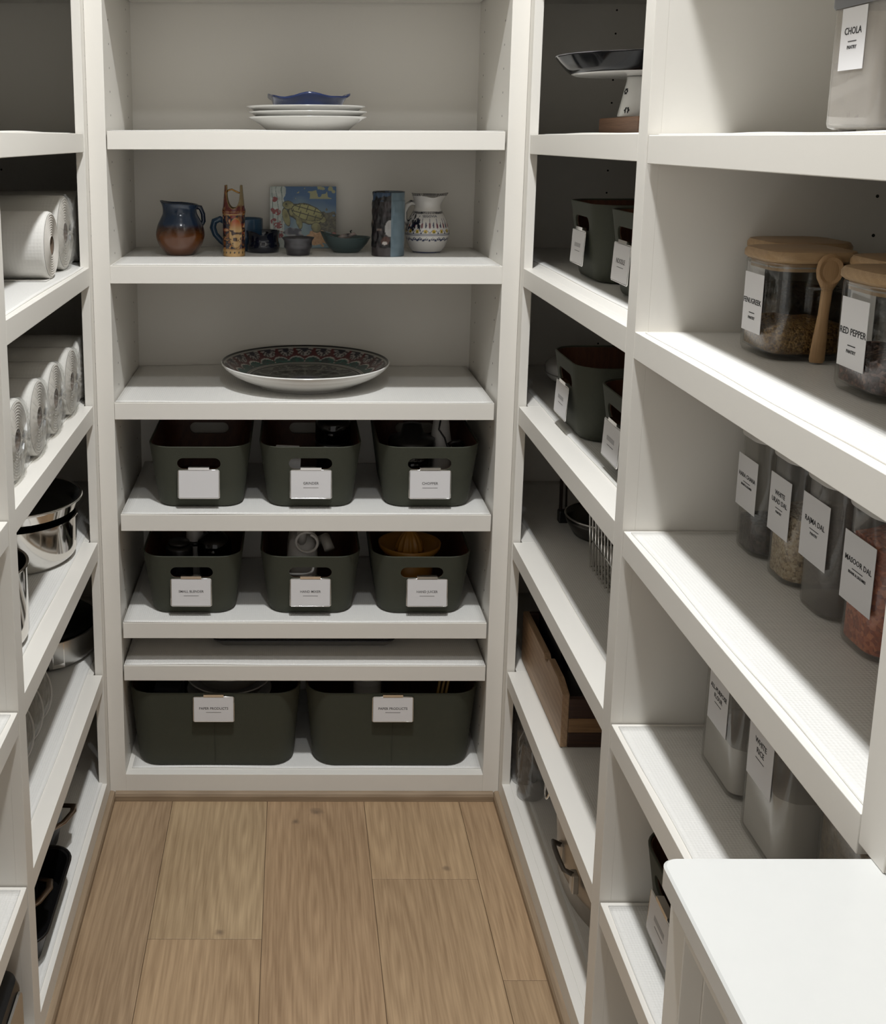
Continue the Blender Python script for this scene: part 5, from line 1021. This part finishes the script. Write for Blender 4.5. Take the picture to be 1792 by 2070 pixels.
rs = [oval(0.225, 0.160, 0.0), oval(0.232, 0.166, 0.0), oval(0.233, 0.167, 0.006), oval(0.2335, 0.1675, 0.040), oval(0.237, 0.171, 0.043), oval(0.2345, 0.1685, 0.047), oval(0.246, 0.178, 0.185), oval(0.249, 0.181, 0.190), oval(0.249, 0.181, 0.198), oval(0.246, 0.178, 0.200), oval(0.242, 0.174, 0.190), oval(0.229, 0.163, 0.01), oval(0.02, 0.02, 0.008)]
fix_smooth(link('body', loft(rs, name='body'), GALV, tb), 50)
tube('rolled_rim', oval(0.2485, 0.1805, 0.199, 72), 0.004, BRUSHED, tb, n=8, closed=True)
hp = []
for y_, nm in ((-0.05, 'a'), ):
    tube('side_handle', [(-0.173, -0.100, 0.10), (-0.192, -0.098, 0.11), (-0.196, -0.07, 0.115), (-0.196, -0.04, 0.115), (-0.192, -0.012, 0.11), (-0.174, -0.01, 0.10)], 0.005, mat('dark_iron', (0.12, 0.11, 0.10, 1), 0.5, 0.7), tb, n=8)
    for yy in (-0.100, -0.010): box('bracket', -0.178, -0.164, yy - 0.012, yy + 0.012, 0.065, 0.105, GALV, tb, bev=0.003)
tube('ring_handle', [(-0.165 + 0.004 * math.sin(t), 0.150 + 0.018 * math.cos(t), 0.130 + 0.030 * math.sin(t)) for t in np.linspace(0, 2 * PI, 22)[:-1]], 0.0028, CHROME, tb, n=8, closed=True)
tube('ring_bracket', [(-0.140, 0.130, 0.165), (-0.163, 0.148, 0.160), (-0.130, 0.170, 0.16)], 0.004, GALV, tb)

# ------------------------------------------------------------------ left unit, far bay: paper rolls
PAPER = mat('paper_towel', srgb(204, 201, 195), 0.85, bump=(150, 0.22, 'dots'))
PAPEREND = mat('paper_towel_end', srgb(188, 183, 175), 0.9, bump=(90, 0.25))
KRAFT = mat('cardboard_core', srgb(92, 76, 62), 0.9)
def roll(loc, r, L_, label, wrapped, group, sag=0.0):
    t = thing('paper_towel_roll', label, 'paper roll', loc, 0, group)
    n = 56
    def rg(rr_, x): return [(x, rr_ * math.cos(2 * PI * i / n), r + rr_ * math.sin(2 * PI * i / n) * (1.0 - sag * 0.0)) for i in range(n)]
    prof = [(-L_, r * 0.94), (-L_ + 0.004, r), (-0.006, r), (-0.001, r * 0.975), (0.0, r * 0.94)]
    fix_smooth(link('paper', loft([rg(a_, x) for x, a_ in prof], True, False, name='paper'), PAPER, t), 60)
    # the layered end of the roll
    rr_ = np.linspace(r * 0.94, r * 0.27, 20); ends_ = [rg(a_, 0.0005 + (0.0014 if q % 2 else 0.0)) for q, a_ in enumerate(rr_)]
    fix_smooth(link('roll_end', loft(ends_, False, False, name='roll_end'), PAPEREND, t), 20)
    link('core', loft([rg(r * 0.27, 0.001), rg(r * 0.25, 0.001), rg(r * 0.25, -0.06)], False, True, name='core'), KRAFT, t, smooth=True)
    if not wrapped: 
        o = box('loose_sheet', -L_ + 0.002, -0.001, -r * 0.72, -r * 0.2, 0.0006, 0.0018, PAPER, t, bev=0)
    if wrapped:
        rs = []
        for q, (x, a_) in enumerate([(-L_ - 0.004, 0.5), (-L_ - 0.002, 0.97)] + [(-L_ + L_ * k / 14, 1.0) for k in range(1, 14)] + [(0.002, 1.01), (0.006, 0.95), (0.009, 0.75), (0.010, 0.5), (0.012, 0.25), (0.011, 0.08)]):
            row = []
            for i in range(n):
                th = 2 * PI * i / n; cr_ = 1 + 0.012 * math.sin(i * 3.7 + q * 1.9) * math.sin(i * 1.3 + q * 0.7) + 0.012
                row.append((x + 0.003 * math.sin(i * 2.9 + q) * (q > 14), (r * a_ * cr_) * math.cos(th), max(0.0004, r + (r * a_ * cr_) * math.sin(th))))
            rs.append(row)
        link('plastic_wrap', loft(rs, True, True, name='plastic_wrap'), WRAP, t, smooth=False)
    return t
ZL2 = S2[0] + 0.0022; ZL3 = 0.9865 + 0.0022
roll((-0.503, -0.238, ZL2), 0.066, 0.275, 'unwrapped white paper towel roll at the front, core showing', False, 'paper rolls on the left unit')
roll((-0.507, -0.088, ZL2), 0.0775, 0.275, 'wrapped paper roll next to the unwrapped roll, upper shelf', True, 'paper rolls on the left unit')
roll((-0.506, 0.072, ZL2), 0.0785, 0.275, 'wrapped paper roll in the corner, upper shelf', True, 'paper rolls on the left unit')
for k, (y, lb) in enumerate([(-0.572, 'wrapped paper roll cut off by the post, lower roll shelf, nearest of five'), (-0.420, 'second nearest wrapped paper roll on the lower roll shelf'), (-0.270, 'middle wrapped paper roll of five on the lower roll shelf'), (-0.120, 'fourth wrapped paper roll from the post, lower roll shelf'), (0.030, 'wrapped paper roll in the corner, lower roll shelf')]):
    roll((-0.500 + 0.002 * (k % 2), y, ZL3), 0.0715, 0.275, lb, True, 'paper rolls on the left unit')

# pots ---------------------------------------------------------
ZL4 = 0.6692 + 0.0022
def pot(loc, r, H, label, m=STEEL, inner=None, name='steel_pot', handles=True, foot=0.9, hang=0.0, cat='pot'):
    t = thing(name, label, cat, loc, hang)
    pr = [(r * foot - 0.01, 0), (r * foot, 0.002), (r - 0.004, 0.012), (r, 0.022), (r, H - 0.004), (r + 0.004, H - 0.002), (r + 0.004, H), (r - 0.001, H)]
    fix_smooth(lathe('body', pr, m, t, n=80, cap1=False), 35)
    fix_smooth(lathe('inside', [(r - 0.001, H - 0.0002), (r - 0.003, H - 0.004), (r - 0.003, 0.02), (r - 0.015, 0.006), (0.001, 0.005)], inner or m, t, n=80, cap0=False), 35)
    if handles:
        for s_ in (-1, 1):
            tube('handle', [(-0.03, s_ * (r - 0.002), H * 0.72), (-0.032, s_ * (r + 0.025), H * 0.75), (0.0, s_ * (r + 0.036), H * 0.77), (0.032, s_ * (r + 0.025), H * 0.75), (0.03, s_ * (r - 0.002), H * 0.72)], 0.0045, m, t, n=10)
    return t
DINT = mat('dark_interior', (0.06, 0.058, 0.055, 1), 0.22, 0.7)
pot((-0.630, -0.130, ZL4), 0.130, 0.098, 'wide polished steel pot at the far end of its shelf', inner=DINT, hang=-0.35)
pt = thing('steel_basin', 'dark inside steel basin stacked on the wide polished pot', 'basin', (-0.630, -0.125, ZL4 + 0.0985))
fix_smooth(lathe('body', [(0.10, 0.0), (0.110, 0.001), (0.130, 0.012), (0.136, 0.030), (0.143, 0.034), (0.143, 0.037), (0.138, 0.0375)], STEEL, pt, n=80, cap1=False), 35)
fix_smooth(lathe('inside', [(0.138, 0.0374), (0.132, 0.030), (0.124, 0.014), (0.10, 0.005), (0.001, 0.004)], DINT, pt, n=80, cap0=False), 35)
tube('rim', [(0.1425 * math.cos(2 * PI * k / 80), 0.1425 * math.sin(2 * PI * k / 80), 0.0362) for k in range(80)], 0.0022, CHROME, pt, n=8, closed=True)
pot((-0.612, -0.545, ZL4), 0.108, 0.150, 'tall polished steel pot cut off by the left post', inner=DINT, handles=False)
ZL5 = 0.3444 + 0.0022
pp = pot((-0.645, 0.085, ZL5), 0.142, 0.075, 'low brushed steel pan with black lid in the left corner', m=BRUSHED, inner=DINT, handles=False, name='steel_pan', cat='pan')
lathe('lid', [(0.1365, 0.0752), (0.138, 0.077), (0.128, 0.085), (0.09, 0.094), (0.02, 0.098), (0.001, 0.098)], NONSTICK, pp, n=72)
lathe('lid_knob', [(0.010, 0.0982), (0.009, 0.108), (0.018, 0.114), (0.016, 0.122), (0.001, 0.124)], BLACK, pp, n=28)
prism('handle_bracket', [(-0.016, 0.016), (0.020, 0.014), (0.012, 0.052), (-0.006, 0.058)], -0.008, 0.006, BLACK, pp, loc=(0.036, -0.139, 0), rot=(0, 0, 0.24), bev=0.002)
prism('side_plate', [(0.0, 0.012), (0.030, 0.010), (0.030, 0.070), (0.0, 0.072)], -0.0022, 0.001, STEEL, pp, loc=(0.06, -0.1265, 0), rot=(0, 0, 0.55), bev=0.0006)
# nested clear bowls lying behind the post
GLR = clear('thick_glass', (0.82, 0.82, 0.80), 1.5, haze=0.25, hazecol=(0.6, 0.57, 0.52))
for k, (y, x, lb) in enumerate([(-0.255, -0.600, 'farthest round glass pan lid of three leaning beside the left post'), (-0.335, -0.600, 'middle round glass pan lid of three leaning beside the left post'), (-0.415, -0.600, 'nearest round glass pan lid of three leaning beside the left post')]):
    t = thing('glass_pan_cover', lb, 'pan lid', (x, y, ZL5 + 0.001), math.radians(-38), 'glass pan lids on the left unit')
    rs_ = [(0.064, 0.0), (0.069, 0.002), (0.069, 0.007), (0.064, 0.012), (0.04, 0.019), (0.001, 0.022), (0.001, 0.019), (0.04, 0.016), (0.060, 0.009), (0.062, 0.003)]
    RT = (0, math.radians(66), 0)
    lathe('glass', rs_, GLR, t, n=56, loc=(0, 0, 0.0655), rot=RT)
    tube('rim_band', [(0.0695 * math.cos(2 * PI * q / 56), 0.0695 * math.sin(2 * PI * q / 56), 0.0045) for q in range(56)], 0.0026, mat('dull_rim', (0.60, 0.58, 0.54, 1), 0.45, 0.5), t, n=8, closed=True, loc=(0, 0, 0.0655), rot=RT)
    lathe('knob', [(0.007, 0.0222), (0.006, 0.028), (0.011, 0.032), (0.001, 0.035)], BLACK, t, n=20, loc=(0, 0, 0.0655), rot=RT)
# black roasting pan with pots on the bottom shelf
ZL6 = BT + 0.0022
rp = thing('roasting_pan', 'long black roasting pan on the bottom left shelf', 'pan', (-0.638, -0.505, ZL6))
rs = [rrect(0.135, 0.115, 0.03, 0.0), rrect(0.140, 0.120, 0.035, 0.003), rrect(0.156, 0.136, 0.04, 0.062), rrect(0.160, 0.140, 0.043, 0.065), rrect(0.160, 0.140, 0.043, 0.068), rrect(0.153, 0.133, 0.038, 0.066), rrect(0.138, 0.118, 0.033, 0.006), rrect(0.130, 0.11, 0.03, 0.0045)]
fix_smooth(link('pan', loft(rs, name='pan'), NONSTICK, rp), 40)
tube('rolled_rim', [(p[0], p[1], 0.067) for p in rrect(0.1595, 0.1395, 0.043, 0)], 0.003, BLACK, rp, n=8, closed=True)
BRONZE = mat('bronze_metal', (0.30, 0.23, 0.18, 1), 0.28, 1.0)
def cpan(loc, r, H, rz, label):
    t = thing('black_pot', label, 'pot', loc, rz)
    fix_smooth(lathe('body', [(r * 0.86, 0), (r * 0.92, 0.003), (r, H * 0.5), (r, H), (r - 0.003, H), (r - 0.004, H * 0.5), (r * 0.86, 0.006), (0.001, 0.005)], NONSTICK, t, n=72), 35)
    tube('handle', [(-0.045, -r + 0.006, H * 0.90), (-0.042, -r - 0.022, H * 0.98), (-0.02, -r - 0.034, H * 1.02), (0.02, -r - 0.034, H * 1.02), (0.042, -r - 0.022, H * 0.98), (0.045, -r + 0.006, H * 0.90)], 0.0075, BRONZE, t, n=10, flat=0.5)
    tube('rim', [(r * math.cos(2 * PI * k / 64), r * math.sin(2 * PI * k / 64), H) for k in range(64)], 0.002, BRONZE, t, n=6, closed=True)
    return t
cpan((-0.640, -0.490, ZL6 + 0.0065), 0.112, 0.078, 1.25, 'black pot with bronze handles sitting in the roasting pan')
cpan((-0.628, -0.258, ZL6), 0.098, 0.088, 1.25, 'black pot with bronze handle behind the roasting pan')
sp_ = thing('black_spatula', 'black spatula lying in the dark left corner of the bottom shelf', 'spatula', (-0.555, 0.02, ZL6 + 0.004), 0.5)
tube('handle', [(0, 0, 0.004), (-0.02, 0.10, 0.004), (-0.04, 0.22, 0.006)], [0.007, 0.006, 0.005], BLACK, sp_, n=10)
prism('blade', [(-0.03, 0.0), (0.03, 0.0), (0.034, 0.07), (-0.034, 0.07)], -0.001, 0.001, BLACK, sp_, loc=(-0.044, 0.222, 0.006), rot=(-PI / 2, 0, 0.1))
# toaster in the near left bay
tr = thing('toaster', 'black and steel toaster low in the near left bay', 'toaster', (-0.605, -0.890, ZL6))
rs = [rrect(0.125, 0.088, 0.02, 0.0), rrect(0.130, 0.092, 0.025, 0.006), rrect(0.130, 0.094, 0.025, 0.132), rrect(0.126, 0.090, 0.028, 0.152), rrect(0.112, 0.078, 0.026, 0.161)]
fix_smooth(link('housing', loft(rs, name='housing'), BLACK, tr), 40)
def xplate(name, hy, z0, z1, x, m): 
    o = link(name, loft([[(x, p[0], p[1] + (z0 + z1) / 2) for p in rrect(hy, (z1 - z0) / 2, 0.018, 0)], [(x + 0.004, p[0], p[1] + (z0 + z1) / 2) for p in rrect(hy - 0.001, (z1 - z0) / 2 - 0.001, 0.018, 0)]], name=name), m, tr); return o
xplate('side_plate', 0.074, 0.012, 0.136, 0.1302, BRUSHED)
for yy in (-0.03, 0.03): box('slot', -0.085, 0.085, yy - 0.012, yy + 0.012, 0.1605, 0.1618, HOLE, tr, bev=0)
box('lever', 0.1345, 0.150, -0.010, 0.010, 0.085, 0.097, BLACK, tr, bev=0.003)
o = box('trim_4', 0.4695, 0.4880, -1.5640, -1.5482, 0.9618, 0.9700, WHITE, None, bev=0.002); o['kind'] = 'structure'
